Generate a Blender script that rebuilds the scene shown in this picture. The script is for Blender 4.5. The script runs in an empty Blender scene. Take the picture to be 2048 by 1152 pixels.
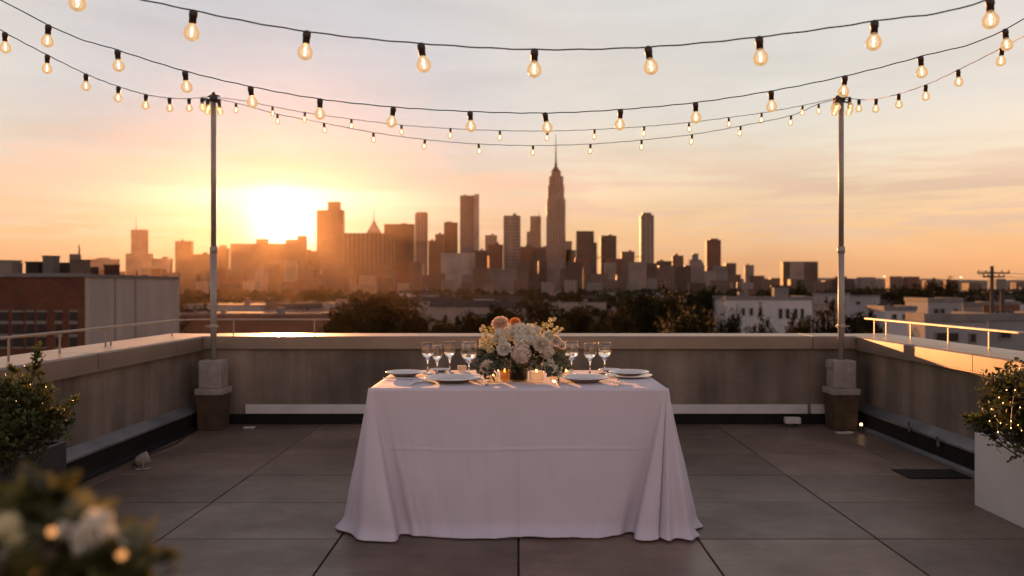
import bpy, bmesh, math, random
from mathutils import Vector, Matrix, noise
R = math.radians
S = bpy.context.scene
COL = S.collection
F, CX, CY, H = 1600.0, 1037.0, 572.0, 1.293
GZ = -12.0                                   # street level below the roof

def at(px, py, D):                           # photograph pixel + distance -> point of the place
    return Vector(((px-CX)/F*D, D, H-(py-CY)/F*D))

# ------------------------------------------------------------------ objects
def tag(o, label=None, cat=None, group=None, kind=None):
    if label: o['label'] = label
    if cat: o['category'] = cat
    if group: o['group'] = group
    if kind: o['kind'] = kind
    return o

def empty(name, loc=(0, 0, 0), rz=0, label=None, cat=None, group=None):
    o = bpy.data.objects.new(name, None)
    o.empty_display_size = .05
    COL.objects.link(o); o.location = loc; o.rotation_euler = (0, 0, rz)
    return tag(o, label, cat, group)

def copy_tree(o, parent=None):
    c = o.copy(); COL.objects.link(c); c.parent = parent
    for ch in list(o.children): copy_tree(ch, c)
    return c

class MB:
    def __init__(s): s.v = []; s.f = []
    def add(s, vs, fs):
        n = len(s.v); s.v.extend([tuple(v) for v in vs]); s.f.extend([tuple(i+n for i in f) for f in fs])
        return s
    def box(s, x0, x1, y0, y1, z0, z1, c=0.0):
        if c <= 0:
            vs = [(x, y, z) for z in (z0, z1) for y in (y0, y1) for x in (x0, x1)]
            return s.add(vs, [(0, 2, 3, 1), (4, 5, 7, 6), (0, 1, 5, 4), (2, 6, 7, 3), (0, 4, 6, 2), (1, 3, 7, 5)])
        bm = bmesh.new(); bmesh.ops.create_cube(bm, size=1)
        for v in bm.verts:
            v.co = Vector((x0+(v.co.x+.5)*(x1-x0), y0+(v.co.y+.5)*(y1-y0), z0+(v.co.z+.5)*(z1-z0)))
        bmesh.ops.bevel(bm, geom=bm.edges[:], offset=c, segments=2, affect='EDGES', profile=.5)
        bm.verts.index_update()
        s.add([v.co for v in bm.verts], [[v.index for v in f.verts] for f in bm.faces]); bm.free()
        return s
    def prism(s, pts, y0, y1):               # outline in x,z pushed along y
        n = len(pts)
        vs = [(x, y0, z) for x, z in pts]+[(x, y1, z) for x, z in pts]
        fs = [tuple(range(n-1, -1, -1)), tuple(range(n, 2*n))]+[(i, (i+1) % n, n+(i+1) % n, n+i) for i in range(n)]
        return s.add(vs, fs)
    def prism_y(s, pts, y0, y1):             # outline in x,z swept in y (same thing, kept for side walls)
        return s.prism(pts, y0, y1)
    def prism_x(s, pts, x0, x1):             # outline in y,z pushed along x
        n = len(pts)
        vs = [(x0, y, z) for y, z in pts]+[(x1, y, z) for y, z in pts]
        fs = [tuple(range(n)), tuple(range(2*n-1, n-1, -1))]+[(i, n+i, n+(i+1) % n, (i+1) % n) for i in range(n)]
        return s.add(vs, fs)
    def lathe(s, prof, n=32, loc=(0, 0, 0), M=None, close=False):
        vs = []; fs = []; m = len(prof); L = Vector(loc)
        for (r, z) in prof:
            for k in range(n):
                a = 2*math.pi*k/n
                p = Vector((r*math.cos(a), r*math.sin(a), z))
                if M: p = M @ p
                vs.append(p+L)
        for j in range(m-1):
            for k in range(n):
                a, b = j*n+k, j*n+(k+1) % n
                fs.append((a, b, b+n, a+n))
        if prof[0][0] > 1e-5 and close: fs.append(tuple(range(n-1, -1, -1)))
        if prof[-1][0] > 1e-5 and close: fs.append(tuple(range((m-1)*n, m*n)))
        return s.add(vs, fs)
    def tube(s, pts, r, n=8, caps=True):
        pts = [Vector(p) for p in pts]
        m = len(pts); rs = r if isinstance(r, (list, tuple)) else [r]*m
        vs = []; fs = []; up = None
        for i, p in enumerate(pts):
            t = (pts[min(i+1, m-1)]-pts[max(i-1, 0)]).normalized()
            if up is None:
                up = Vector((0, 0, 1)) if abs(t.z) < .9 else Vector((1, 0, 0))
            a = t.cross(up)
            if a.length < 1e-4: a = t.cross(Vector((0, 1, 0)))
            a.normalize(); b = a.cross(t).normalized(); up = b
            for k in range(n):
                w = 2*math.pi*k/n
                vs.append(p+(a*math.cos(w)+b*math.sin(w))*rs[i])
        for i in range(m-1):
            for k in range(n):
                q, w = i*n+k, i*n+(k+1) % n
                fs.append((q, q+n, w+n, w))
        if caps: fs += [tuple(range(n)), tuple(range(m*n-1, (m-1)*n-1, -1))]
        return s.add(vs, fs)
    def build(s, name, mat, parent=None, smooth=False, origin=None, fix=True):
        if origin is not None:
            ox, oy, oz = origin; s.v = [(x-ox, y-oy, z-oz) for x, y, z in s.v]
        me = bpy.data.meshes.new(name); me.from_pydata(s.v, [], s.f)
        if fix:
            bm = bmesh.new(); bm.from_mesh(me)
            bmesh.ops.recalc_face_normals(bm, faces=bm.faces[:]); bm.to_mesh(me); bm.free()
        if mat: me.materials.append(mat)
        if smooth:
            me.polygons.foreach_set('use_smooth', [True]*len(me.polygons))
        o = bpy.data.objects.new(name, me); COL.objects.link(o)
        if origin is not None: o.location = origin
        if parent: o.parent = parent
        return o

def smooth_angle(o, deg=35):
    me = o.data
    me.polygons.foreach_set('use_smooth', [True]*len(me.polygons))
    bm = bmesh.new(); bm.from_mesh(me)
    for e in bm.edges:
        if len(e.link_faces) == 2 and e.calc_face_angle(0) > R(deg): e.smooth = False
    bm.to_mesh(me); bm.free()
    return o

# ------------------------------------------------------------------ materials
def mat(name, col=(.5, .5, .5), rough=.6, metal=0, var=0, scale=8, stretch=(1, 1, 1), bump=0, bscale=60,
        trans=0, col2=None, spec=.5, translucent=0, world=False):
    m = bpy.data.materials.new(name); m.use_nodes = True
    nt = m.node_tree; n = nt.nodes; l = nt.links
    b = n['Principled BSDF']; out = n['Material Output']
    b.inputs['Base Color'].default_value = (*col, 1)
    b.inputs['Roughness'].default_value = rough
    b.inputs['Metallic'].default_value = metal
    b.inputs['Specular IOR Level'].default_value = spec
    if trans:
        b.inputs['Transmission Weight'].default_value = trans; b.inputs['IOR'].default_value = 1.45
    if var or bump or col2:
        tc = n.new('ShaderNodeTexCoord'); mp = n.new('ShaderNodeMapping')
        mp.inputs['Scale'].default_value = stretch
        if world:
            g = n.new('ShaderNodeNewGeometry'); l.new(g.outputs['Position'], mp.inputs['Vector'])
        else:
            l.new(tc.outputs['Object'], mp.inputs['Vector'])
    if var or col2:
        no = n.new('ShaderNodeTexNoise'); no.inputs['Scale'].default_value = scale; no.inputs['Detail'].default_value = 6
        no.inputs['Roughness'].default_value = .6
        l.new(mp.outputs[0], no.inputs['Vector'])
        cr = n.new('ShaderNodeValToRGB')
        c2 = col2 or tuple(c*(1-var) for c in col)
        cr.color_ramp.elements[0].position = .35; cr.color_ramp.elements[1].position = .65
        cr.color_ramp.elements[0].color = (*c2, 1)
        cr.color_ramp.elements[1].color = (*tuple(min(1, c*(1+var*.6)) for c in col), 1)
        l.new(no.outputs['Fac'], cr.inputs[0]); l.new(cr.outputs[0], b.inputs['Base Color'])
    if bump:
        nb = n.new('ShaderNodeTexNoise'); nb.inputs['Scale'].default_value = bscale; nb.inputs['Detail'].default_value = 4
        l.new(mp.outputs[0], nb.inputs['Vector'])
        bp = n.new('ShaderNodeBump'); bp.inputs['Strength'].default_value = bump; bp.inputs['Distance'].default_value = .004
        l.new(nb.outputs['Fac'], bp.inputs['Height']); l.new(bp.outputs[0], b.inputs['Normal'])
    if translucent:
        t = n.new('ShaderNodeBsdfTranslucent'); mx = n.new('ShaderNodeMixShader')
        t.inputs['Color'].default_value = (*col, 1)
        if var or col2: l.new(cr.outputs[0], t.inputs['Color'])
        mx.inputs[0].default_value = translucent
        l.new(b.outputs[0], mx.inputs[1]); l.new(t.outputs[0], mx.inputs[2]); l.new(mx.outputs[0], out.inputs[0])
    return m

def emit(name, col, s, sample='NONE'):
    m = bpy.data.materials.new(name); m.use_nodes = True
    n = m.node_tree.nodes; n.clear()
    e = n.new('ShaderNodeEmission'); o = n.new('ShaderNodeOutputMaterial')
    e.inputs[0].default_value = (*col, 1); e.inputs[1].default_value = s
    m.node_tree.links.new(e.outputs[0], o.inputs[0])
    m.cycles.emission_sampling = sample
    return m

def concrete_wall_mat():
    m = mat('stained_concrete', (.15, .118, .088), .88, var=0)
    nt = m.node_tree; n = nt.nodes; l = nt.links; b = n['Principled BSDF']
    g = n.new('ShaderNodeNewGeometry')
    def nz(sc, st, lo, hi, det=5):
        mp = n.new('ShaderNodeMapping'); mp.inputs['Scale'].default_value = st; l.new(g.outputs['Position'], mp.inputs['Vector'])
        t = n.new('ShaderNodeTexNoise'); t.inputs['Scale'].default_value = sc; t.inputs['Detail'].default_value = det
        l.new(mp.outputs[0], t.inputs['Vector'])
        r = n.new('ShaderNodeMapRange'); r.inputs['From Min'].default_value = .3; r.inputs['From Max'].default_value = .7
        r.inputs['To Min'].default_value = lo; r.inputs['To Max'].default_value = hi
        l.new(t.outputs['Fac'], r.inputs['Value']); return r.outputs[0]
    a = nz(3.1, (1, 1, .16), .55, 1.28, 9)        # vertical water streaks
    c = nz(2.2, (1, 1, 1), .75, 1.2, 8)      # blotches
    d = nz(40, (1, 1, 1), .9, 1.08)
    e = nz(11, (1, 1, .06), .84, 1.08, 6)
    m0 = n.new('ShaderNodeMath'); m0.operation = 'MULTIPLY'; l.new(a, m0.inputs[0]); l.new(e, m0.inputs[1])
    m1 = n.new('ShaderNodeMath'); m1.operation = 'MULTIPLY'; l.new(m0.outputs[0], m1.inputs[0]); l.new(c, m1.inputs[1])
    m2 = n.new('ShaderNodeMath'); m2.operation = 'MULTIPLY'; l.new(m1.outputs[0], m2.inputs[0]); l.new(d, m2.inputs[1])
    v = n.new('ShaderNodeVectorMath'); v.operation = 'SCALE'; v.inputs[0].default_value = (.185, .142, .108); l.new(m2.outputs[0], v.inputs['Scale'])
    l.new(v.outputs[0], b.inputs['Base Color'])
    bp = n.new('ShaderNodeBump'); bp.inputs['Strength'].default_value = .35; bp.inputs['Distance'].default_value = .006
    l.new(m2.outputs[0], bp.inputs['Height']); l.new(bp.outputs[0], b.inputs['Normal'])
    return m

def paver_mat():
    m = mat('paver', (.2, .17, .15), .62)
    nt = m.node_tree; n = nt.nodes; l = nt.links; b = n['Principled BSDF']
    g = n.new('ShaderNodeNewGeometry')
    def nz(sc, lo, hi, det=6, st=(1, 1, 1)):
        mp = n.new('ShaderNodeMapping'); mp.inputs['Scale'].default_value = st; l.new(g.outputs['Position'], mp.inputs['Vector'])
        t = n.new('ShaderNodeTexNoise'); t.inputs['Scale'].default_value = sc; t.inputs['Detail'].default_value = det
        t.inputs['Roughness'].default_value = .65
        l.new(mp.outputs[0], t.inputs['Vector'])
        r = n.new('ShaderNodeMapRange'); r.inputs['From Min'].default_value = .3; r.inputs['From Max'].default_value = .7
        r.inputs['To Min'].default_value = lo; r.inputs['To Max'].default_value = hi
        l.new(t.outputs['Fac'], r.inputs['Value']); return r.outputs[0]
    def mul(a, c):
        q = n.new('ShaderNodeMath'); q.operation = 'MULTIPLY'; l.new(a, q.inputs[0]); l.new(c, q.inputs[1]); return q.outputs[0]
    isl = n.new('ShaderNodeMapRange'); isl.inputs['To Min'].default_value = .76; isl.inputs['To Max'].default_value = 1.26
    l.new(g.outputs['Random Per Island'], isl.inputs['Value'])
    f = mul(mul(nz(1.1, .58, 1.3), nz(6, .78, 1.16, 9, (1, 2.2, 1))), mul(nz(130, .82, 1.14, 3), isl.outputs[0]))
    v = n.new('ShaderNodeVectorMath'); v.operation = 'SCALE'; v.inputs[0].default_value = (.170, .118, .084); l.new(f, v.inputs['Scale'])
    l.new(v.outputs[0], b.inputs['Base Color'])
    rr = nz(2.0, .30, .56); l.new(rr, b.inputs['Roughness'])
    bp = n.new('ShaderNodeBump'); bp.inputs['Strength'].default_value = .25; bp.inputs['Distance'].default_value = .003
    l.new(f, bp.inputs['Height']); l.new(bp.outputs[0], b.inputs['Normal'])
    return m

def brick_mat(name, c1, c2, mortar, bw=.22, bh=.075):
    m = mat(name, c1, .85); n = m.node_tree.nodes; l = m.node_tree.links; b = n['Principled BSDF']
    tc = n.new('ShaderNodeTexCoord'); sp = n.new('ShaderNodeSeparateXYZ'); cb = n.new('ShaderNodeCombineXYZ')
    l.new(tc.outputs['Object'], sp.inputs[0])
    ad = n.new('ShaderNodeMath'); ad.operation = 'ADD'; l.new(sp.outputs[0], ad.inputs[0]); l.new(sp.outputs[1], ad.inputs[1])
    l.new(ad.outputs[0], cb.inputs[0]); l.new(sp.outputs[2], cb.inputs[1])
    t = n.new('ShaderNodeTexBrick'); l.new(cb.outputs[0], t.inputs['Vector'])
    t.inputs['Scale'].default_value = 1; t.inputs['Brick Width'].default_value = bw; t.inputs['Row Height'].default_value = bh
    t.inputs['Mortar Size'].default_value = .008
    t.inputs['Color1'].default_value = (*c1, 1); t.inputs['Color2'].default_value = (*c2, 1); t.inputs['Mortar'].default_value = (*mortar, 1)
    no = n.new('ShaderNodeTexNoise'); no.inputs['Scale'].default_value = .5; no.inputs['Detail'].default_value = 6
    l.new(tc.outputs['Object'], no.inputs['Vector'])
    mx = n.new('ShaderNodeMix'); mx.data_type = 'RGBA'; mx.blend_type = 'MULTIPLY'; mx.inputs[0].default_value = .8
    cr = n.new('ShaderNodeValToRGB'); cr.color_ramp.elements[0].position = .35; cr.color_ramp.elements[1].position = .65
    cr.color_ramp.elements[0].color = (.5, .5, .5, 1); cr.color_ramp.elements[1].color = (1, 1, 1, 1)
    l.new(no.outputs['Fac'], cr.inputs[0])
    l.new(t.outputs['Color'], mx.inputs[6]); l.new(cr.outputs[0], mx.inputs[7]); l.new(mx.outputs[2], b.inputs['Base Color'])
    return m

FAC = {}
def facade(col, px=4.5, pz=3.8, wcol=None, wf=.5, wz=.55):
    key = (col, px, pz, wf, wz)
    if key in FAC: return FAC[key]
    m = mat('facade', col, .7); n = m.node_tree.nodes; l = m.node_tree.links; b = n['Principled BSDF']
    tc = n.new('ShaderNodeTexCoord'); sp = n.new('ShaderNodeSeparateXYZ'); l.new(tc.outputs['Object'], sp.inputs[0])
    def cell(sock, p, w):
        d = n.new('ShaderNodeMath'); d.operation = 'DIVIDE'; l.new(sock, d.inputs[0]); d.inputs[1].default_value = p
        fr = n.new('ShaderNodeMath'); fr.operation = 'FRACT'; l.new(d.outputs[0], fr.inputs[0])
        g = n.new('ShaderNodeMath'); g.operation = 'LESS_THAN'; l.new(fr.outputs[0], g.inputs[0]); g.inputs[1].default_value = w
        return g.outputs[0]
    ad = n.new('ShaderNodeMath'); ad.operation = 'ADD'; l.new(sp.outputs[0], ad.inputs[0]); l.new(sp.outputs[1], ad.inputs[1])
    a = cell(ad.outputs[0], px, wf); c = cell(sp.outputs[2], pz, wz)
    w = n.new('ShaderNodeMath'); w.operation = 'MULTIPLY'; l.new(a, w.inputs[0]); l.new(c, w.inputs[1])
    no = n.new('ShaderNodeTexNoise'); no.inputs['Scale'].default_value = .03; no.inputs['Detail'].default_value = 5
    l.new(tc.outputs['Object'], no.inputs['Vector'])
    cr = n.new('ShaderNodeValToRGB'); cr.color_ramp.elements[0].position = .3; cr.color_ramp.elements[1].position = .7
    cr.color_ramp.elements[0].color = (*[k*.7 for k in col], 1); cr.color_ramp.elements[1].color = (*[min(1, k*1.25) for k in col], 1)
    l.new(no.outputs['Fac'], cr.inputs[0])
    mx = n.new('ShaderNodeMix'); mx.data_type = 'RGBA'
    l.new(w.outputs[0], mx.inputs[0]); l.new(cr.outputs[0], mx.inputs[6])
    mx.inputs[7].default_value = (*(wcol or tuple(k*.60 for k in col)), 1)
    l.new(mx.outputs[2], b.inputs['Base Color'])
    rg = n.new('ShaderNodeMapRange'); rg.inputs['To Min'].default_value = .75; rg.inputs['To Max'].default_value = .5; b.inputs['Specular IOR Level'].default_value = .12
    l.new(w.outputs[0], rg.inputs['Value']); l.new(rg.outputs[0], b.inputs['Roughness'])
    FAC[key] = m
    return m

M = {}
M['concrete'] = concrete_wall_mat()
M['paver'] = paver_mat()
M['joint'] = mat('dark_joint', (.03, .026, .024), .9)
M['coping'] = mat('coping_metal', (.23, .178, .145), .35, .35, spec=.6, var=.16, scale=2.2, bump=.08, bscale=8, world=True)
M['seam'] = mat('coping_seam', (.05, .045, .04), .7)
M['flash'] = mat('flashing_metal', (.20, .20, .205), .42, .5, var=.3, scale=3, bump=.3, bscale=9, world=True)
M['membrane'] = mat('bitumen_membrane', (.010, .009, .008), .75, spec=.2, var=.4, scale=5, bump=.5, bscale=18, world=True)
M['trim'] = mat('white_trim', (.55, .52, .5), .5, var=.12, scale=3)
M['steel'] = mat('brushed_steel', (.30, .25, .21), .42, .35, var=.12, scale=20)
M['galv'] = mat('galvanised_pole', (.30, .265, .235), .5, .2, var=.2, scale=12, stretch=(1, 1, .3))
M['darksteel'] = mat('dark_steel', (.06, .055, .05), .5, .6)
M['block'] = mat('cast_block', (.29, .25, .215), .85, var=.22, scale=9, bump=.5, bscale=40)
M['brownbox'] = mat('brown_base', (.065, .037, .018), .75, var=.3, scale=10, bump=.3)
M['cable'] = mat('string_cable', (.03, .018, .014), .5)
M['socket'] = mat('lamp_socket', (.035, .018, .010), .45)
M['blackplanter'] = mat('black_planter', (.018, .016, .016), .5, var=.3, scale=5, bump=.15)
M['whiteplanter'] = mat('white_planter', (.55, .53, .52), .55, var=.06, scale=3, bump=.15, bscale=20)
M['soil'] = mat('soil', (.035, .024, .016), .95, var=.5, scale=30, bump=1, bscale=60)
M['leaf'] = mat('shrub_leaf', (.075, .085, .022), .42, var=.55, scale=9, translucent=.35, world=True)
M['leaf2'] = mat('bouquet_leaf', (.032, .045, .013), .45, var=.5, scale=30, translucent=.3, world=True)
M['leaf3'] = mat('olive_leaf', (.16, .17, .05), .4, var=.45, scale=25, translucent=.4, world=True)
M['leaf4'] = mat('dull_olive_leaf', (.10, .098, .03), .42, var=.6, scale=25, translucent=.35, world=True)
M['stem'] = mat('woody_stem', (.07, .045, .025), .8)
M['gstem'] = mat('green_stem', (.06, .08, .025), .6)
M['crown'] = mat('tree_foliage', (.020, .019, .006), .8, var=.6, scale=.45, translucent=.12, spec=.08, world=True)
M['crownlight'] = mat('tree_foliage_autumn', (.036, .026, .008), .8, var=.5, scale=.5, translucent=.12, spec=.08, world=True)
M['bark'] = mat('bark', (.05, .035, .025), .9)
M['porcelain'] = mat('porcelain', (.72, .71, .70), .16, var=0)
M['undershade'] = mat('plate_underside_shade', (.20, .15, .135), .7)
M['cutlery'] = mat('polished_cutlery', (.75, .73, .7), .13, 1)
M['wax'] = mat('candle_wax', (.8, .68, .52), .5, translucent=.3)
M['waxlit'] = mat('lit_candle_wax', (.8, .62, .42), .5, translucent=.3); _b = M['waxlit'].node_tree.nodes['Principled BSDF']; _b.inputs['Emission Color'].default_value = (1, .52, .22, 1); _b.inputs['Emission Strength'].default_value = .16
M['fuzz'] = mat('grey_panel', (.2, .21, .21), .7, var=.2, scale=6)

def glass_mat(name, tint=(1, 1, 1), rough=0.0, ior=1.45):
    m = bpy.data.materials.new(name); m.use_nodes = True
    b = m.node_tree.nodes['Principled BSDF']
    b.inputs['Base Color'].default_value = (*tint, 1); b.inputs['Roughness'].default_value = rough
    b.inputs['Transmission Weight'].default_value = 1; b.inputs['IOR'].default_value = ior
    return m
def thin_glass(name, tint, ior=1.5):
    m = bpy.data.materials.new(name); m.use_nodes = True
    n = m.node_tree.nodes; l = m.node_tree.links; n.clear()
    out = n.new('ShaderNodeOutputMaterial'); tr = n.new('ShaderNodeBsdfTransparent'); gl = n.new('ShaderNodeBsdfGlossy'); mx = n.new('ShaderNodeMixShader')
    tr.inputs[0].default_value = (*tint, 1); gl.inputs['Roughness'].default_value = .06
    lw = n.new('ShaderNodeLayerWeight'); lw.inputs[0].default_value = .5; pw = n.new('ShaderNodeMath'); pw.operation = 'POWER'; pw.inputs[1].default_value = 3.5; l.new(lw.outputs['Facing'], pw.inputs[0])
    ma = n.new('ShaderNodeMath'); ma.operation = 'MULTIPLY_ADD'; ma.inputs[1].default_value = .75; ma.inputs[2].default_value = .04; l.new(pw.outputs[0], ma.inputs[0]); l.new(ma.outputs[0], mx.inputs[0]); l.new(tr.outputs[0], mx.inputs[1]); l.new(gl.outputs[0], mx.inputs[2]); l.new(mx.outputs[0], out.inputs[0])
    return m
M['glass'] = thin_glass('clear_glass', (.985, .985, .985), 1.6)
M['crystal'] = glass_mat('crystal_glass', (1, 1, 1), .035, 1.45)
M['rimglint'] = mat('rim_sun_glint', (.85, .55, .25), .2, 1)  # sun's golden gleam on the glass rims, put in as a gold ring
M['amberglass'] = thin_glass('amber_glass', (.80, .60, .36))
M['water'] = glass_mat('water', (.97, .98, 1), .03, 1.33)

def bulb_glass():                             # thin warm glass lit from inside by its own filament
    m = bpy.data.materials.new('lit_bulb_glass'); m.use_nodes = True
    n = m.node_tree.nodes; l = m.node_tree.links; n.clear()
    out = n.new('ShaderNodeOutputMaterial')
    tr = n.new('ShaderNodeBsdfTransparent'); tr.inputs[0].default_value = (1, .955, .88, 1)
    gl = n.new('ShaderNodeBsdfGlossy'); gl.inputs['Roughness'].default_value = .05
    em = n.new('ShaderNodeEmission'); em.inputs[0].default_value = (1, .58, .25, 1); em.inputs[1].default_value = .50
    lw = n.new('ShaderNodeLayerWeight'); lw.inputs[0].default_value = .35
    m1 = n.new('ShaderNodeMixShader'); l.new(lw.outputs['Fresnel'], m1.inputs[0]); l.new(tr.outputs[0], m1.inputs[1]); l.new(gl.outputs[0], m1.inputs[2])
    m2 = n.new('ShaderNodeMixShader'); m2.inputs[0].default_value = .22
    l.new(m1.outputs[0], m2.inputs[1]); l.new(em.outputs[0], m2.inputs[2]); l.new(m2.outputs[0], out.inputs[0])
    m.cycles.emission_sampling = 'NONE'
    return m
M['bulb'] = bulb_glass()
M['filament'] = emit('glowing_filament', (1, .62, .25), 5.0)
M['flame'] = emit('candle_flame', (1, .45, .12), 3)

# cloth
def cloth_mat():
    m = mat('white_linen', (.72, .66, .73), .8, translucent=.22)
    n = m.node_tree.nodes; l = m.node_tree.links; b = n['Principled BSDF']
    b.inputs['Sheen Weight'].default_value = .25
    tc = n.new('ShaderNodeTexCoord')
    no = n.new('ShaderNodeTexNoise'); no.inputs['Scale'].default_value = 7; no.inputs['Detail'].default_value = 6
    l.new(tc.outputs['Object'], no.inputs['Vector'])
    w1 = n.new('ShaderNodeTexNoise'); w1.inputs['Scale'].default_value = 420; l.new(tc.outputs['Object'], w1.inputs['Vector'])
    bp = n.new('ShaderNodeBump'); bp.inputs['Strength'].default_value = .5; bp.inputs['Distance'].default_value = .014
    b2 = n.new('ShaderNodeBump'); b2.inputs['Strength'].default_value = .2; b2.inputs['Distance'].default_value = .0008
    l.new(no.outputs['Fac'], bp.inputs['Height']); l.new(w1.outputs['Fac'], b2.inputs['Height'])
    l.new(bp.outputs[0], b2.inputs['Normal']); l.new(b2.outputs[0], b.inputs['Normal'])
    return m
M['cloth'] = cloth_mat()

def petal_mat(name, c):
    m = mat(name, c, .6, translucent=.3); return m
M['pwhite'] = petal_mat('white_petal', (.70, .66, .55))
M['pblush'] = petal_mat('blush_petal', (.68, .57, .46))
M['ppeach'] = petal_mat('peach_petal', (.74, .50, .34))
M['porange'] = petal_mat('orange_petal', (.75, .30, .07))
M['pcream'] = petal_mat('cream_petal', (.72, .64, .38))

# ================================================================== SETTING
rnd = random.Random(11)
# ---- ground
def ground():
    mb = MB(); n = 60
    vs = []; fs = []
    xs = [-4350+8700*i/n for i in range(n+1)]
    ys = [-400, -100, 50, 150, 250, 400, 600, 900, 1300, 1800, 2400, 3000, 3500, 4000, 4280]
    for y in ys:
        for x in xs:
            vs.append((x, y, GZ))
    w = n+1
    for j in range(len(ys)-1):
        for i in range(n):
            fs.append((j*w+i, j*w+i+1, (j+1)*w+i+1, (j+1)*w+i))
    mb.add(vs, fs)
    m = mat('plain', (.10, .075, .06), .95, var=.45, scale=.012, world=True)
    o = mb.build('ground', m); tag(o, kind='structure')
    # hills: a real ridge, 5-7 km off
    mb = MB(); vs = []; fs = []
    nx, ny = 160, 10
    for j in range(ny+1):
        y = 3250+j*98
        for i in range(nx+1):
            x = -4330+8660*i/nx
            e = math.sin(math.pi*j/ny)**1.0
            h = 50+16*noise.noise(Vector((x/1500, 0, 3)))+9*noise.noise(Vector((x/420, y/900, 1)))+6*noise.noise(Vector((x/130, y/300, 7)))
            vs.append((x, y, GZ-2+e*h))
    w = nx+1
    for j in range(ny):
        for i in range(nx): fs.append((j*w+i, j*w+i+1, (j+1)*w+i+1, (j+1)*w+i))
    mb.add(vs, fs)
    m = mat('hill_cover', (.075, .058, .045), .95, var=.4, scale=.02, world=True)
    tag(mb.build('hills', m, smooth=True), kind='structure')
ground()

# ---- terrace floor : slabs over a dark bed
mb = MB(); mb.box(-3.05, 3.2, -1.6, 7.5, -.20, -.012)
bed = mb.build('terrace_bed', M['joint']); tag(bed, kind='structure')
mb = MB(); TW, TD = .917, .69
xs = [-3.0]+[TW*k for k in range(-3, 4)]+[3.12]
ys = [4.09+TD*k for k in range(-8, 5)]
ys.append(7.49)
for i in range(len(xs)-1):
    for j in range(len(ys)-1):
        x0, x1, y0, y1 = xs[i]+.005, xs[i+1]-.005, ys[j]+.005, ys[j+1]-.005
        if x1-x0 < .02 or y1-y0 < .02: continue
        dz = rnd.uniform(-.0012, .0012)
        mb.box(x0, x1, y0, y1, -.05, dz, .0025)
tag(mb.build('floor', M['paver']), kind='structure')

# ---- parapets : thing > wall mesh with coping pieces, flashing, membrane kerb
YB, XL, XR = 7.5, -2.99, 3.19               # inner wall faces
CT, CB = .824, .706                          # coping top / underside
def parapet(label, wallbox, parts):
    o = MB().box(*wallbox).build('parapet_wall', M['concrete'], origin=((wallbox[0]+wallbox[1])/2, wallbox[2], 0))
    tag(o, label, 'wall', 'parapets round the roof terrace')
    inv = Vector(o.location)
    for name, b, m in parts:
        c = b.build(name, m); c.location = -inv; c.parent = o
    return o
# back
def seg_coping_x(cuts, y0, y1, z0, z1, ang=.0):
    out = []
    for a, b in zip(cuts[:-1], cuts[1:]):
        out.append(('coping', MB().prism_x([(y0, z0), (y1, z0), (y1, z1+.004), (y0+.012, z1), (y0, z1-.012)], a+.004, b-.004), M['coping']))
    return out
def seg_coping_y(cuts, x0, x1, z0, z1, inner):
    out = []
    s = 1 if inner == x1 else -1
    for a, b in zip(cuts[:-1], cuts[1:]):
        pts = [(inner, z0), (inner, z1-.012), (inner-s*.012, z1), ((x0 if s > 0 else x1), z1+.004), ((x0 if s > 0 else x1), z0)]
        out.append(('coping', MB().prism(pts, a+.004, b-.004), M['coping']))
    return out
bp = seg_coping_x([-2.95, 1.6 if False else 2.745, 3.15], YB-.04, YB+.37, CB, CT)
bp += [('seam_backing', MB().box(-2.9, 3.1, YB-.03, YB+.36, CB+.01, CT-.02), M['seam']),
       ('base_trim', MB().box(-2.55, 2.70, YB-.035, YB-.001, .10, .185, .004), M['trim']),
       ('base_trim', MB().box(2.735, 3.15, YB-.035, YB-.001, .10, .185, .004), M['trim']),
       ('membrane', MB().box(-2.9, 3.1, YB-.02, YB-.002, 0.002, .095), M['membrane'])]
parapet('long concrete parapet along the far edge of the terrace behind the table', (XL+.002, XR-.002, YB, YB+.33, GZ+.1, CB), bp)
lc = seg_coping_y([-1.6, 1.2, 3.4, 5.62, 6.9, 7.87], -3.40, -2.95, CB, CT, -2.95)
def kerb(xw, s):                              # xw = wall face, s=+1 protrudes to +x
    fl = MB().prism([(xw, .215), (xw+s*.004, .219), (xw+s*.085, .165), (xw+s*.085, .150), (xw, .190)], -1.5, 7.44)
    kb = MB().prism([(xw+s*.001, .002), (xw+s*.07, .002), (xw+s*.07, .147), (xw+s*.001, .185)], -1.5, 7.42)
    fo = MB().prism([(xw+s*.071, .001), (xw+s*.13, .004), (xw+s*.10, .012), (xw+s*.071, .028)], -1.5, 7.40)
    return fl, kb, fo
fl, kb, fo = kerb(XL, 1)
lc += [('seam_backing', MB().box(-3.38, -2.965, -1.5, 7.8, CB+.01, CT-.02), M['seam']),
       ('flashing', fl, M['flash']), ('membrane', kb, M['membrane']), ('edge_strip', fo, M['membrane']),
       ('drip_edge', MB().box(-2.962, -2.935, -1.5, 7.44, CB-.012, CB-.001), M['coping'])]
parapet('streaked concrete parapet on the left, beside the black planter', (-3.36, XL, -1.6, 7.83, GZ+.1, CB), lc)
fl, kb, fo = kerb(XR, -1)
rc = seg_coping_y([-1.6, 1.0, 3.1, 5.55, 7.87], 3.15, 3.60, CB, CT, 3.15)
rc += [('seam_backing', MB().box(3.165, 3.58, -1.5, 7.8, CB+.01, CT-.02), M['seam']),
       ('flashing', fl, M['flash']), ('membrane', kb, M['membrane']), ('edge_strip', fo, M['flash']),
       ('drip_edge', MB().box(3.138, 3.162, -1.5, 7.44, CB-.012, CB-.001), M['coping'])]
parapet('concrete parapet on the right whose coping catches the orange sun', (XR, 3.56, -1.6, 7.83, GZ+.1, CB), rc)

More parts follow.
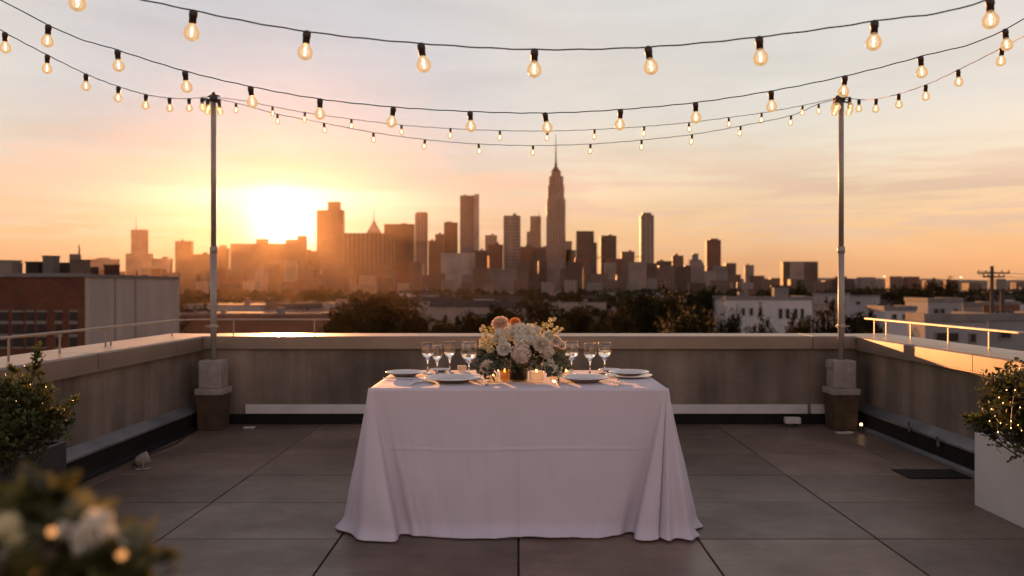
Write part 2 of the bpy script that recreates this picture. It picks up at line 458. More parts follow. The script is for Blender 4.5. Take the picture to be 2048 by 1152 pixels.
# small bits of the right flashing that have come loose
for (y, z, w, lab) in ((6.35, .20, .10, 'torn upright tab of flashing on the right wall, farther from the white planter'),
                       (5.92, .17, .09, 'bent flap of flashing on the right wall, nearer the white planter')):
    mb = MB(); x = XR-.088
    mb.tube([(x, y, z-.03), (x-.012, y-.01, z+.012), (x-.02, y-.05, z+.02), (x-.016, y-w, z+.004)], [.006, .008, .007, .004], 6)
    mb.box(x-.008, x-.003, y-.03, y, z-.06, z-.02)
    tag(mb.build('flashing_tab', M['flash'], origin=(x, y, .03)), lab, 'flashing', 'loose flashing tabs')

# ---- railings
def railing(label, path, posts, r, flat=False, endcurve=None):
    o = empty('railing', (path[0][0], path[0][1], CT), label=label, cat='railing', group='railings on the coping')
    def P(mbx, name, m, sm=True):
        c = mbx.build(name, m, smooth=sm); c.location = -Vector(o.location); c.parent = o; return c
    if flat:
        mbx = MB(); x = path[0][0]
        mbx.box(x-.022, x+.022, path[1][1], path[0][1], .960, .978, .004)
        P(mbx, 'handrail', M['steel'], False)
    else:
        P(MB().tube(path, r, 12), 'handrail', M['steel'])
    for (x, y) in posts:
        P(MB().box(x-.004, x+.004, y-.008, y+.008, CT+.002, .9595, .001), 'post', M['steel'], False)
    return o
lp = [(-3.2, -1.4, .968), (-3.2, 3.0, .968), (-3.2, 7.28, .972)]
for k in range(7):
    a = k/6*math.pi/2; lp.append((-3.2+.22*(1-math.cos(a)), 7.42+.22*math.sin(a), .972))
lp += [(-2.4, 7.64, .972), (-1.80, 7.64, .972)]
railing('low round steel railing on the left coping curving on to the back wall', lp,
        [(-3.2, 7.39), (-3.2, 6.28), (-3.2, 6.20), (-3.2, 5.58), (-3.2, 5.02), (-3.2, 3.8), (-2.72, 7.64), (-1.95, 7.64)], .0095)
railing('flat steel railing on the right coping glowing orange in the sun', [(3.47, 7.98, .97), (3.47, -1.4, .97)],
        [(3.47, 7.80), (3.47, 7.55), (3.47, 7.08), (3.47, 6.46), (3.47, 5.90), (3.47, 5.38), (3.47, 4.5), (3.47, 3.6)], .012, flat=True)

# ---- light poles
def light_pole(X, Y, label, top=3.0, lower=True):
    o = empty('light_pole', (X, Y, 0), label=label, cat='pole', group='poles holding up the string lights')
    def P(mbx, name, m, sm=False):
        return mbx.build(name, m, o, smooth=sm)
    P(MB().tube([(0, 0, .60), (0, 0, 1.62)], .027, 16), 'pole', M['galv'], True)
    P(MB().tube([(0, 0, 1.615), (0, 0, top)], .023, 16), 'upper_tube', M['galv'], True)
    P(MB().lathe([(.028, -.03), (.033, -.028), (.033, .028), (.028, .03)], 16, (0, 0, 1.62)), 'collar', M['galv'], True)
    P(MB().lathe([(.034, -.018), (.036, 0), (.034, .018)], 16, (0, 0, .93)).box(-.062, .062, -.034, -.026, .925, .935), 'clamp', M['steel'])
    P(MB().box(-.098, .098, -.098, .098, .377, .625, .008), 'upper_block', M['block'])
    P(MB().box(-.125, -.0995, -.05, .05, .56, .61, .003), 'lug', M['block'])
    P(MB().box(-.125, .125, -.125, .125, .32, .376, .006), 'cap_block', M['block'])
    b = MB(); bt = [(-.115, -.115), (.115, -.115), (.115, .115), (-.115, .115)]
    b.add([(x*.88, y*.88, .002) for x, y in bt]+[(x, y, .319) for x, y in bt], [(3, 2, 1, 0), (4, 5, 6, 7), (0, 1, 5, 4), (1, 2, 6, 5), (2, 3, 7, 6), (3, 0, 4, 7)])
    P(b, 'base_box', M['brownbox'])
    P(MB().lathe([(.0, top+.05), (.012, top+.045), (.02, top+.02), (.034, top+.012), (.036, top-.03), (.027, top-.04)], 14), 'top_cap', M['darksteel'], True)
    P(MB().tube([(-.05, 0, top+.005), (-.02, .0, top+.02), (.02, 0, top+.02), (.055, 0, top+.01)], .007, 6), 'hook', M['darksteel'], True)
    return o
PL = (-2.76, 7.24); PR = (2.92, 7.24)
light_pole(*PL, 'pale metal pole in the left corner standing on stacked blocks')
light_pole(*PR, 'pale metal pole in the right corner standing on stacked blocks')

# ---- string lights
def make_bulb(big=True):
    """globe > socket, filament, hanging from the origin"""
    if big:
        rr = .029; sh = .042; sr = .0155; n = 24
        prof = [(.012, -sh+.002), (.0135, -sh-.004), (.019, -sh-.011)]
        for k in range(11):
            a = R(50-140*k/10); prof.append((max(.0002, rr*math.cos(a)), -sh-.036+rr*math.sin(a)))
        g = MB().lathe(prof, n).build('bulb', M['bulb'], smooth=True)
        s = MB().lathe([(.004, .009), (.009, .008), (.012, .004), (sr, .0), (sr, -.018), (sr*.86, -.02), (sr*.86, -sh), (.0, -sh-.001)], 16).build('socket', M['socket'], g, smooth=True)
        f = MB().tube([(-.001, 0, -sh-.014), (.0035, 0, -sh-.022), (-.003, 0, -sh-.03), (.003, 0, -sh-.038), (0, 0, -sh-.048)], [.0022, .0034, .0038, .0036, .002], 8).build('filament', M['filament'], g, smooth=True)
    else:
        sh = .030; n = 16
        prof = [(.009, -sh+.002), (.013, -sh-.008), (.019, -sh-.02), (.0215, -sh-.032), (.019, -sh-.044), (.011, -sh-.053), (.0002, -sh-.056)]
        g = MB().lathe(prof, n).build('bulb', M['bulb'], smooth=True)
        s = MB().lathe([(.003, .008), (.010, .004), (.0115, -.002), (.0115, -sh), (0, -sh-.001)], 12).build('socket', M['socket'], g, smooth=True)
        f = MB().tube([(0, 0, -sh-.012), (.003, 0, -sh-.02), (-.002, 0, -sh-.03), (0, 0, -sh-.04)], [.003, .0065, .0065, .003], 8).build('filament', M['filament'], g, smooth=True)
    return g
protoB = make_bulb(True); protoS = make_bulb(False)
usedB = []; usedS = []
def catmull(pts, n):
    pts = [Vector(p) for p in pts]; out = []
    P = [pts[0]*2-pts[1]]+pts+[pts[-1]*2-pts[-2]]
    for i in range(1, len(P)-2):
        for k in range(n):
            t = k/n; a, b, c, d = P[i-1], P[i], P[i+1], P[i+2]
            out.append(.5*((2*b)+(c-a)*t+(2*a-5*b+4*c-d)*t*t+(3*b-a-3*c+d)*t**3))
    out.append(P[-2]); return out
def strand(label, wire, bulbs, big=True, r=.0029, sag=.006):
    """wire: points the cable passes; bulbs: indices of those that carry a lamp"""
    pts = [Vector(p) for p in wire]
    o = empty('string_light', pts[0], label=label, cat='string lights', group='strands of bulbs over the terrace')
    path = catmull(pts, 10)
    for i, p in enumerate(path): p.z += .0015*math.sin(i*1.7)
    c = MB().tube([p-pts[0] for p in path], r, 8).build('cable', M['cable'], o, smooth=True)
    for i in bulbs:
        proto, used = (protoB, usedB) if big else (protoS, usedS)
        b = proto if not used else copy_tree(proto)
        used.append(b)
        b.parent = o; b.location = pts[i]-pts[0]+Vector((0, 0, -.006))
        b.rotation_euler = (rnd.uniform(-.12, .12), rnd.uniform(-.17, .17), rnd.uniform(0, 6.28))
    return o
def wp(px, py, D): return at(px, py, D)
# A nearest
A = [(160, -38), (387, 21), (614, 63), (842, 87), (1069, 99), (1296, 94), (1518, 74), (1749, 42), (1980, -3)]
Aw = [Vector((-3.0, 2.55, 2.98)), Vector((-2.3, 2.75, 2.66))]+[at(x, y, 3.15-.25*((x-1069)/900)**2) for x, y in A]+[Vector((2.4, 2.72, 2.64)), Vector((3.0, 2.55, 2.98))]
strand('nearest and highest strand of large round bulbs across the sky', Aw, range(2, 11))
B = [(97, 50), (235, 100), (370, 142), (501, 173), (640, 198), (787, 214), (940, 223), (1090, 226), (1241, 219), (1391, 205), (1542, 182), (1690, 152), (1841, 113), (2010, 59)]
Bw = [Vector((-3.05, 3.7, 2.98))]+[at(x, y, 4.40-.35*((x-1069)/950)**2) for x, y in B]+[Vector((3.05, 3.7, 2.98))]
strand('second strand of round bulbs spanning the whole width below the top one', Bw, range(1, 15))
Lx = [(10, 65), (95, 110), (172, 148), (237, 173), (292, 189), (339, 196), (378, 197)]
Lw = [Vector((-3.02, 3.7, 2.96)), at(-60, 20, 4.1)]
for x, y in Lx:
    X = -2.86+.10*max(0, (x-200)/200); D = X*F/(x-CX); Lw.append(at(x, y, D))
Lw.append(Vector((PL[0], PL[1]-.03, 3.0)))
strand('strand of bulbs running from the left pole towards the camera', Lw, range(2, 9))
Rx = [(1718, 199), (1752, 198), (1797, 188), (1851, 170), (1916, 140), (2004, 95)]
Rw = [Vector((PR[0], PR[1]-.03, 3.0))]
for x, y in Rx:
    X = 2.93+.04*(x-1718)/300; D = X*F/(x-CX); Rw.append(at(x, y, D))
Rw += [at(2100, 38, 4.4), Vector((3.02, 3.7, 2.96))]
strand('strand of bulbs running from the right pole towards the camera', Rw, range(1, 7))
E = [(478, 200), (545, 213), (610, 225), (703, 238), (803, 250), (901, 257), (1000, 261), (1095, 262), (1189, 259), (1288, 253), (1377, 245), (1457, 235), (1523, 226), (1605, 211)]
Ew = [Vector((PL[0]+.02, PL[1], 3.0))]+[at(x, y, 7.24) for x, y in E]+[Vector((PR[0]-.02, PR[1], 3.0))]
strand('upper of the two thin strands of small bulbs between the corner poles', Ew, range(2, 15), big=False, r=.0027)
Fp = [(472, 206), (555, 228), (648, 246), (747, 265), (850, 279), (957, 288), (1066, 291), (1181, 288), (1283, 280), (1384, 269), (1481, 252), (1582, 231), (1637, 208)]
Fw = [Vector((PL[0]+.02, PL[1]-.05, 2.98))]+[at(x, y, 7.14) for x, y in Fp]+[Vector((PR[0]-.02, PR[1]-.05, 2.98))]
strand('lower of the two thin strands of small bulbs between the corner poles', Fw, range(1, 14), big=False, r=.0027)
# clusters of bulbs bunched at each pole head
for (P0, lab, sd) in ((PL, 'bunch of small bulbs wrapped round the head of the left pole', 1), (PR, 'bunch of small bulbs wrapped round the head of the right pole', 2)):
    rr = random.Random(sd); pts = []
    for k in range(9):
        a = k*2.1; rad = .05+.035*(k % 3)
        pts.append(Vector((P0[0]+rad*math.cos(a)*1.25, P0[1]-.03+rad*.5*math.sin(a), 2.985-.012*(k % 4)+rr.uniform(-.01, .01))))
    strand(lab, pts, range(0, 9), big=True, r=.004)

# ---- tablecloth
def tablecloth():
    W, Yf, Yb, ZT = .783, 4.145, 5.05, .76
    keys = [  # Tx,Ty,Bx,By  going round counter-clockwise seen from above, from rear centre via the left
        (0, Yb, 0, 5.17), (-.4, Yb, -.42, 5.16), (-.7, Yb, -.66, 5.13), (-.77, Yb, -.74, 5.22), (-W, Yb-.004, -.88, 5.25), (-W, 5.0, -.93, 5.10), (-W, 4.93, -.84, 4.98),
        (-W, 4.75, -.845, 4.78), (-W, 4.5, -.865, 4.58), (-W, 4.3, -.895, 4.43), (-W, 4.2, -.955, 4.31), (-.7825, 4.165, -.935, 4.23), (-.781, 4.152, -.862, 4.155),
        (-.779, 4.147, -.805, 4.07), (-.772, Yf, -.715, 4.05), (-.767, Yf, -.64, 4.05), (-.762, Yf, -.612, 4.075), (-.752, Yf, -.612, 4.175), (-.72, Yf, -.57, 4.185), (-.69, Yf, -.53, 4.15),
        (-.5, Yf, -.42, 4.118), (-.25, Yf, -.22, 4.108), (0, Yf, 0, 4.112), (.25, Yf, .22, 4.105), (.5, Yf, .40, 4.12), (.66, Yf, .51, 4.145), (.725, Yf, .565, 4.19), (.744, Yf, .60, 4.18),
        (.756, Yf, .592, 4.075), (.758, Yf, .655, 4.052), (.764, Yf, .71, 4.075), (.766, Yf, .705, 4.115), (.769, Yf, .755, 4.04), (.774, Yf, .805, 4.085), (.779, 4.147, .872, 4.06), (.781, 4.152, .905, 4.13),
        (.782, 4.16, .875, 4.20), (W, 4.18, .965, 4.29), (W, 4.22, .925, 4.36), (W, 4.4, .885, 4.47), (W, 4.6, .86, 4.65), (W, 4.85, .85, 4.86), (W, 4.95, .86, 5.0),
        (W, 5.01, .94, 5.12), (W, Yb-.004, .88, 5.25), (.76, Yb, .73, 5.2), (.7, Yb, .66, 5.13), (.4, Yb, .42, 5.16)]
    K = [(Vector((a, b, 0)), Vector((c, d, 0))) for a, b, c, d in keys]; n = len(K)
    cols = []
    for i in range(n):
        p = [K[(i+j-1) % n] for j in range(4)]
        m = max(4, int((p[2][1]-p[1][1]).length/.007))
        for k in range(m):
            t = k/m
            T = p[1][0].lerp(p[2][0], t)
            a, b, c, d = [q[1] for q in p]
            Bt = .5*((2*b)+(c-a)*t+(2*a-5*b+4*c-d)*t*t+(3*b-a-3*c+d)*t**3)
            cols.append((T, Bt))
    nc = len(cols); vs = []; fs = []
    rows = [0, .002, .005, .009, .014]+[.02+.98*(j/110) for j in range(111)]
    for j, t in enumerate(rows):
        for i, (T, Bt) in enumerate(cols):
            Tn = cols[(i+1) % nc][1]-cols[i-1][1]; nrm = Vector((-Tn.y, Tn.x, 0))
            nrm = -nrm.normalized() if nrm.length > 1e-6 else Vector((0, -1, 0))
            if nrm.dot(Bt-Vector((0, 4.6, 0))) < 0: nrm = nrm*-1 if False else nrm
            z = ZT*(1-t)
            p = T.lerp(Bt, t**1.12)
            out = (T-Vector((0, 4.6, 0))); out.normalize()
            ro = .012*(1-min(1, t/.014))          # rounded top edge
            p = p-Vector((math.copysign(ro if abs(T.x) > .78 else 0, T.x), (ro if T.y > 4.9 else -ro) if abs(T.y-4.6) > .4 else 0, 0))
            # soft drape
            q = Vector((T.x*2.2+Bt.x*1.5, Bt.y*1.5, z*1.6))
            d = .026*noise.noise(q+Vector((5, 1, 2)))*t+.010*noise.noise(q*3.1)*t+.004*noise.noise(Vector((q.x*9, q.y*4, q.z*2.5)))*t
            # pressed creases
            if T.y < 4.15 and abs(T.x) < .74:
                d += .0050*math.exp(-((z-.448-.004*math.sin(T.x*5))/.0045)**2)*(1-.5*abs(T.x))
                d += .0042*math.exp(-((p.x-.006)/.0055)**2)
            h = max(0, (t-.90)/.10)
            d += .030*h*h*(1+.6*noise.noise(Vector((Bt.x*6, Bt.y*6, 4))))
            dirn = Vector((0, -1, 0)) if (T.y < 4.16 and abs(Bt.x) < .9) else out
            p = p+dirn*d
            zz = z+(.006+.012*max(0, noise.noise(Vector((Bt.x*4, Bt.y*4, 9)))))*h
            vs.append((p.x, p.y, zz+.002))
    for j in range(len(rows)-1):
        for i in range(nc):
            a, b = j*nc+i, j*nc+(i+1) % nc
            fs.append((a, b, b+nc, a+nc))
    # top in rings
    base = len(vs); rings = 30; C = Vector((0, 4.6, 0)); prev = 0
    for k in range(1, rings):
        f = 1-k/rings
        for i in range(nc):
            v = Vector(vs[i]); q = C+(Vector((v.x, v.y, 0))-C)*f
            vs.append((q.x, q.y, ZT+.002+.0008*noise.noise(Vector((q.x*7, q.y*7, 0)))+(.0012*math.exp(-((q.x-.006)/.006)**2))))
        o = len(vs)-nc
        for i in range(nc):
            a, b = prev+i, prev+(i+1) % nc; c, d = o+i, o+(i+1) % nc
            fs.append((a, c, d, b))
        prev = o
    vs.append((0, 4.6, ZT+.0035)); cidx = len(vs)-1
    for i in range(nc): fs.append((prev+i, cidx, prev+(i+1) % nc))
    o = MB().add(vs, fs).build('tablecloth', M['cloth'], smooth=True, origin=(0, 4.6, 0))
    tag(o, 'long white linen cloth falling to the floor over the dinner table', 'tablecloth')
    sd = o.modifiers.new('thickness', 'SOLIDIFY'); sd.thickness = .0012; sd.offset = -1
tablecloth()
TZ = .7645
M['wood'] = mat('table_board', (.3, .2, .12), .6)
t = empty('dining_table', (0, 4.6, 0), label='table hidden under the floor-length white cloth', cat='table')
MB().box(-.765, .765, -.435, .435, .725, .757).build('tabletop', M['wood'], t)
for sx in (-1, 1):
    for sy in (-1, 1):
        MB().box(sx*.70-.02, sx*.70+.02, sy*.38-.02, sy*.38+.02, 0.001, .724).build('leg', M['wood'], t)

# ---- tableware
def plate(X, Y, r, z, label, name='dinner_plate', h=.024, group='plates on the white cloth'):
    k = r
    prof = [(0, .001), (k*.5, .001), (k*.55, 0), (k*.57, .001), (k*.62, h*.35), (k*.97, h*.9), (k, h), (k*.995, h+.003), (k*.95, h+.0025), (k*.70, h*.55), (k*.62, h*.33), (k*.5, h*.22), (0, h*.2)]
    o = MB().lathe(prof, 56).build(name, M['porcelain'], smooth=True)
    o.data.materials.append(M['undershade'])
    for p_ in o.data.polygons:
        if p_.index < 56*6: p_.material_index = 1  # shade under the plate put into a darker underside colour
    o.location = (X, Y, z); return tag(o, label, 'plate', group)
plate(-.362, 4.42, .155, TZ, 'large white plate at the front left of the table, nearest the tall wine glass')
plate(.367, 4.42, .132, TZ, 'white plate at the front of the table just right of the candle', h=.026)
plate(-.668, 4.70, .112, TZ, 'white plate by the left end of the table')
plate(.645, 4.67, .136, TZ, 'wide white under-plate at the right end of the table', 'charger_plate', h=.010)
plate(.645, 4.67, .118, TZ+.009, 'white plate resting on the under-plate at the right end of the table', h=.020)
plate(-.485, 4.955, .062, TZ, 'small side plate behind the glasses left of the flowers', 'side_plate', h=.012)
plate(.565, 4.95, .066, TZ, 'small side plate behind the glasses right of the flowers', 'side_plate', h=.012)

def goblet(X, Y, h, r, kind, label, fill=.35):
    o = empty('wine_glass', (X, Y, TZ), rnd.uniform(0, 6), label, 'glass', 'stemmed glasses beside the flowers')
    hs = h*.42                                # foot + stem height
    fr = r*.86
    if kind == 0:   # straight sided bowl narrowing to the stem
        bo = [(.004, hs), (r*.35, hs+h*.06), (r*.78, hs+h*.16), (r, hs+h*.245), (r*.985, hs+h*.32), (r*.93, hs+h*.45), (r*.90, h)]
    else:           # round bowl
        bo = [(.004, hs), (r*.5, hs+h*.05), (r*.88, hs+h*.15), (r, hs+h*.27), (r*.97, hs+h*.40), (r*.86, hs+h*.52), (r*.82, h)]
    th = .0016
    bi = [(max(.0002, q-th), z+(.003 if i == 0 else .001)) for i, (q, z) in enumerate(bo)]
    bi[-1] = (bo[-1][0]-th, h); bi[0] = (.0002, hs+.006)
    prof = [(.0002, 0), (fr, 0), (fr, .0015), (fr*.6, .004), (.008, .012), (.0042, .024), (.0036, hs*.6), (.0042, hs-.006)]+bo[1:]+[(bo[-1][0]-th*.5, h+.0008)]+bi[::-1]
    MB().lathe(prof, 40).build('glass_body', M['crystal'], o, smooth=True)
    rm = bo[-1][0]-th*.5
    MB().tube([(rm*math.cos(2*math.pi*k/40), rm*math.sin(2*math.pi*k/40), h+.0012) for k in range(41)], .0012, 6, caps=False).build('rim', M['rimglint'], o, smooth=True)
    # water
    zt = hs+h*fill*.62
    wpf = [(.0002, hs+.0068)]
    for (q, z), (q2, z2) in zip(bi[:-1], bi[1:]):
        if z2 <= zt: wpf.append((q2-.0004, z2))
        else:
            f = (zt-z)/(z2-z); wpf.append((q+(q2-q)*f-.0004, zt)); break
    wpf.append((.0002, zt))
    MB().lathe(wpf, 40).build('water', M['water'], o, smooth=False)
    return o
goblet(-.552, 4.86, .183, .038, 0, 'leftmost glass of the left cluster, straight-sided')
goblet(-.480, 4.72, .178, .031, 0, 'second glass from the left, overlapping the leftmost one')
goblet(-.418, 4.86, .190, .036, 0, 'third glass from the left, slim and standing alone')
goblet(-.286, 4.62, .208, .048, 1, 'large round-bowled glass just left of the flowers')
goblet(.321, 4.84, .192, .046, 1, 'large round-bowled glass just right of the flowers')
goblet(.425, 4.76, .186, .038, 0, 'middle glass of the three right of the flowers')
goblet(.520, 4.83, .186, .042, 0, 'rightmost glass on the table, holding the most water', .5)

def knife(X, Y, rz, label):
    mb = MB()
    mb.tube([(0, -.11, .003), (0, -.06, .004), (0, -.02, .0035), (0, 0, .003)], [.003, .0052, .0045, .003], 8)
    mb.prism_x([(0, .001), (.09, .001), (.105, .003), (.09, .012), (0, .009)], -.0009, .0009)
    o = mb.build('knife', M['cutlery'], smooth=False); o.location = (X, Y, TZ); o.rotation_euler = (0, 0, rz)
    return tag(o, label, 'knife', 'cutlery')
def fork(X, Y, rz, label):
    mb = MB()
    mb.tube([(0, -.11, .003), (0, -.06, .0045), (0, 0, .006), (0, .015, .005)], [.0034, .0045, .003, .004], 8)
    mb.box(-.011, .011, .012, .035, .003, .005)
    for k in (-1, -.33, .33, 1):
        mb.tube([(k*.0095, .034, .004), (k*.0095, .06, .003), (k*.0095, .078, .006)], [.0017, .0015, .0008], 6)
    o = mb.build('fork', M['cutlery']); o.location = (X, Y, TZ); o.rotation_euler = (0, 0, rz)
    return tag(o, label, 'fork', 'cutlery')
def spoon(X, Y, rz, label):
    mb = MB()
    mb.tube([(0, -.11, .003), (0, -.05, .0045), (0, .01, .005), (0, .03, .004)], [.0034, .0045, .0028, .004], 8)
    mb.lathe([(.0002, -.002), (.012, 0), (.017, .004), (.0165, .005), (.011, .002), (.0002, .0005)], 20, (0, .05, .003), Matrix.Diagonal((.9, 1.45, 1)))
    o = mb.build('spoon', M['cutlery'], smooth=True); o.location = (X, Y, TZ); o.rotation_euler = (0, 0, rz)
    return tag(o, label, 'spoon', 'cutlery')
fork(-.548, 4.36, -.25, 'fork left of the large front-left plate')
knife(-.185, 4.33, .05, 'knife right of the large front-left plate'); spoon(-.168, 4.33, -.1, 'spoon right of the knife by the front-left plate')
fork(.205, 4.34, .05, 'fork left of the front-right plate')
knife(.525, 4.33, -.12, 'knife right of the front-right plate'); spoon(.560, 4.33, -.15, 'spoon lying between the two right-hand plates')
fork(-.70, 4.55, 1.3, 'fork lying crosswise in front of the plate at the left end')

# candles
def votive(X, Y, r, h, amber, label, flame=True):
    o = empty('candle', (X, Y, TZ), 0, label, 'candle', 'votive candles round the vase')
    prof = [(.0002, 0), (r*.94, 0), (r, .004), (r, h), (r-.001, h+.001), (r-.002, h), (r-.0025, .006), (.0002, .005)]
    MB().lathe(prof, 32).build('glass_holder', M['amberglass'] if amber else M['glass'], o, smooth=True)
    w = MB().lathe([(.0002, .0055), (r-.003, .0065), (r-.0032, h*.72), (r*.5, h*.70), (.0002, h*.69)], 24).build('wax', M['waxlit'] if flame else M['wax'], o, smooth=True)
    if flame:
        MB().lathe([(.0002, h*.70), (.005, h*.76), (.0062, h*.84), (.004, h*.96), (.0002, h*1.08)], 12).build('flame', M['flame'], o, smooth=True)
    return o
votive(.099, 4.40, .040, .078, False, 'glowing white candle in a glass right of the vase')
votive(-.078, 4.50, .026, .060, True, 'small amber candle glass touching the left side of the vase')
votive(-.140, 4.44, .030, .045, False, 'low clear candle glass farther left of the vase')
votive(.275, 4.60, .026, .050, False, 'small clear candle glass below the right end of the flowers')
votive(.20, 4.50, .026, .055, False, 'clear candle glass under the low white bloom on the right')
def block_candle():
    o = empty('candle', (-.352, 4.98, TZ), .3, 'short square block candle at the back edge left of the flowers', 'candle', 'votive candles round the vase')
    MB().box(-.026, .026, -.02, .02, 0, .034, .004).build('wax', M['wax'], o)
    MB().tube([(0, 0, .0341), (.001, 0, .042)], .001, 5).build('wick', M['cable'], o)
block_candle()

# vase and bouquet
v = empty('glass_vase', (0, 4.47, TZ), 0, 'round glass vase of dark water holding the flowers', 'vase')
MB().lathe([(.0002, 0), (.047, 0), (.052, .004), (.053, .125), (.0522, .126), (.0505, .125), (.0495, .008), (.0002, .006)], 40).build('glass_body', thin_glass('smoky_glass', (.55, .50, .36)), v, smooth=True)
MB().lathe([(.0002, .0065), (.049, .0085), (.0498, .085), (.0002, .085)], 40).build('water', mat('dark_water', (.10, .07, .03), .05, trans=.7), v)

def petals_rose(r, rg, layers=5):
    mb = MB()
    mb.lathe([(.0002, -.55*r), (.45*r, -.4*r), (.55*r, 0), (.4*r, .35*r), (.0002, .45*r)], 12)
    for L in range(layers):
        f = (L+1)/layers; npet = 5+L*2; tilt = R(12+78*f)
        for k in range(npet):
            a = 2*math.pi*(k+rg.random()*.4)/npet+L*.7
            w = r*(.38+.25*f); Lh = r*(.62+.38*f)
            M3 = Matrix.Rotation(a, 3, 'Z')
            vs = []; fs = []; nu, nv = 5, 4
            for j in range(nv+1):
                t = j/nv; rad = .16*r+Lh*math.sin(tilt*.55+t*.9)*t*f*1.02+.1*r*t; zz = (.62-.35*f)*r*math.sin(t*1.9)*(1.15-.9*f)+.34*r*t*(1-.6*f)-.15*r
                for i in range(nu+1):
                    u = (i/nu-.5)*2
                    ww = w*math.sin(math.pi*min(1, .18+t*.72))*u
                    cup = -abs(u)**2*r*.10
                    p = Vector((rad+cup, ww, zz+.05*r*abs(u)+rg.uniform(-.02, .02)*r))
                    vs.append(M3 @ p)
            for j in range(nv):
                for i in range(nu):
                    q = j*(nu+1)+i; fs.append((q, q+1, q+nu+2, q+nu+1))
            mb.add(vs, fs)
    return mb
def petals_hydrangea(r, rg, nf=46, fl=.30):
    mb = MB()
    mb.lathe([(.0002, -.7*r), (.55*r, -.45*r), (.72*r, 0), (.55*r, .45*r), (.0002, .7*r)], 14)
    for k in range(nf):
        z = 1-1.65*(k+.5)/nf; a = k*2.39996
        s = math.sqrt(max(0, 1-z*z)); d = Vector((s*math.cos(a), s*math.sin(a), z)); d = (d+Vector([rg.uniform(-.12, .12)]*3)).normalized()
        c = d*r*rg.uniform(.80, 1.05); u = d.orthogonal().normalized(); w = d.cross(u)
        ph = rg.uniform(0, 6.28)
        for q in range(4):
            b = ph+q*math.pi/2; e = u*math.cos(b)+w*math.sin(b); g = d.cross(e); L = r*fl*rg.uniform(.85, 1.15)
            mb.add([c, c+e*L*.6+g*L*.42+d*L*.12, c+e*L*1.05+g*L*.12+d*L*.22, c+e*L*1.0-g*L*.2+d*L*.12, c+e*L*.55-g*L*.44+d*L*.05], [(0, 1, 2, 3, 4)])
    return mb
def leafshape(mb, p, d, L, W, nrm, curl=.15):
    d = d.normalized(); s = d.cross(nrm)
    if s.length < 1e-4: s = d.orthogonal()
    s.normalize(); n = s.cross(d)
    a = p; b = p+d*L*.35+s*W*.5+n*L*curl*.3; c = p+d*L*.75+s*W*.36+n*L*curl*.2; e = p+d*L-n*L*curl*.3; f = p+d*L*.75-s*W*.36+n*L*curl*.2; g = p+d*L*.35-s*W*.5+n*L*curl*.3
    m1 = p+d*L*.35; m2 = p+d*L*.75-n*L*curl*.05
    mb.add([a, b, c, e, f, g, m1, m2], [(0, 6, 1), (1, 6, 7, 2), (2, 7, 3), (0, 5, 6), (5, 4, 7, 6), (4, 3, 7)])

BQ = Vector((0, 4.47, .90))
bq = empty('flower_bouquet', (0, 4.47, TZ+.01), 0, 'full bouquet of white, blush and peach blooms with dark leaves on the table', 'flowers')
def bp_part(mb, name, m, loc=None, label=None):
    o = mb.build(name, m, bq, smooth=True, fix=False)
    if loc is not None: o.location = Vector(loc)-Vector(bq.location)
    else: o.location = -Vector(bq.location)
    if label: o['label'] = label
    return o
flowers = [ # px,py,r px,kind,mat,D
 (1000, 647, 14, 'r', 'ppeach', 4.42, 'peach rose'), (1030, 644, 9, 'r', 'porange', 4.45, 'small orange bloom'),
 (1021, 664, 15, 'h', 'pwhite', 4.42, None), (1041, 664, 17, 'h', 'pwhite', 4.38, None), (1060, 665, 16, 'h', 'pwhite', 4.40, None), (1043, 681, 15, 'h', 'pwhite', 4.34, None), (1061, 680, 12, 'h', 'pwhite', 4.35, None), (1074, 661, 9, 'h', 'pwhite', 4.42, None),
 (1000, 667, 11, 'h', 'pwhite', 4.40, None), (989, 680, 9, 'h', 'pwhite', 4.42, None), (1005, 681, 9, 'h', 'pwhite', 4.36, None),
 (1008, 697, 12, 'r', 'pwhite', 4.33, None), (1042, 706, 19, 'h2', 'pblush', 4.28, 'large blush bloom low in the middle'), (1084, 689, 15, 'r', 'pblush', 4.33, None), (1094, 703, 14, 'h2', 'pblush', 4.34, None),
 (1097, 673, 10, 'r', 'pwhite', 4.40, None), (1112, 682, 10, 'r', 'pblush', 4.42, None), (1123, 690, 8, 'r', 'pblush', 4.44, None),
 (975, 737, 14, 'r', 'pblush', 4.36, 'blush bloom drooping at the lower left'), (1098, 732, 14, 'r', 'pwhite', 4.38, None), (1118, 744, 9, 'r', 'pwhite', 4.40, None)]
rg = random.Random(5)
stems = MB()
for (px, py, rp, kd, mt, D, lab) in flowers:
    c = at(px, py, D); r = rp/F*D*1.05
    if kd == 'r': mbf = petals_rose(r, rg)
    elif kd == 'h': mbf = petals_hydrangea(r, rg, 44, .34)
    else: mbf = petals_hydrangea(r, rg, 70, .26)
    o = bp_part(mbf, 'flower', M[mt], c, lab)
    out = (c-Vector((0, 4.52, .80))).normalized()
    v3 = (out+Vector((0, -.9, .1))).normalized()
    o.rotation_euler = v3.to_track_quat('Z', 'Y').to_euler()
    stems.tube([c-v3*r*.4, c*.5+Vector((0, 4.47, .87))*.5, Vector((rg.uniform(-.02, .02), 4.47+rg.uniform(-.02, .02), .80))], .0022, 5)
stems_o = bp_part(stems, 'stems', M['gstem'])
lv = MB()
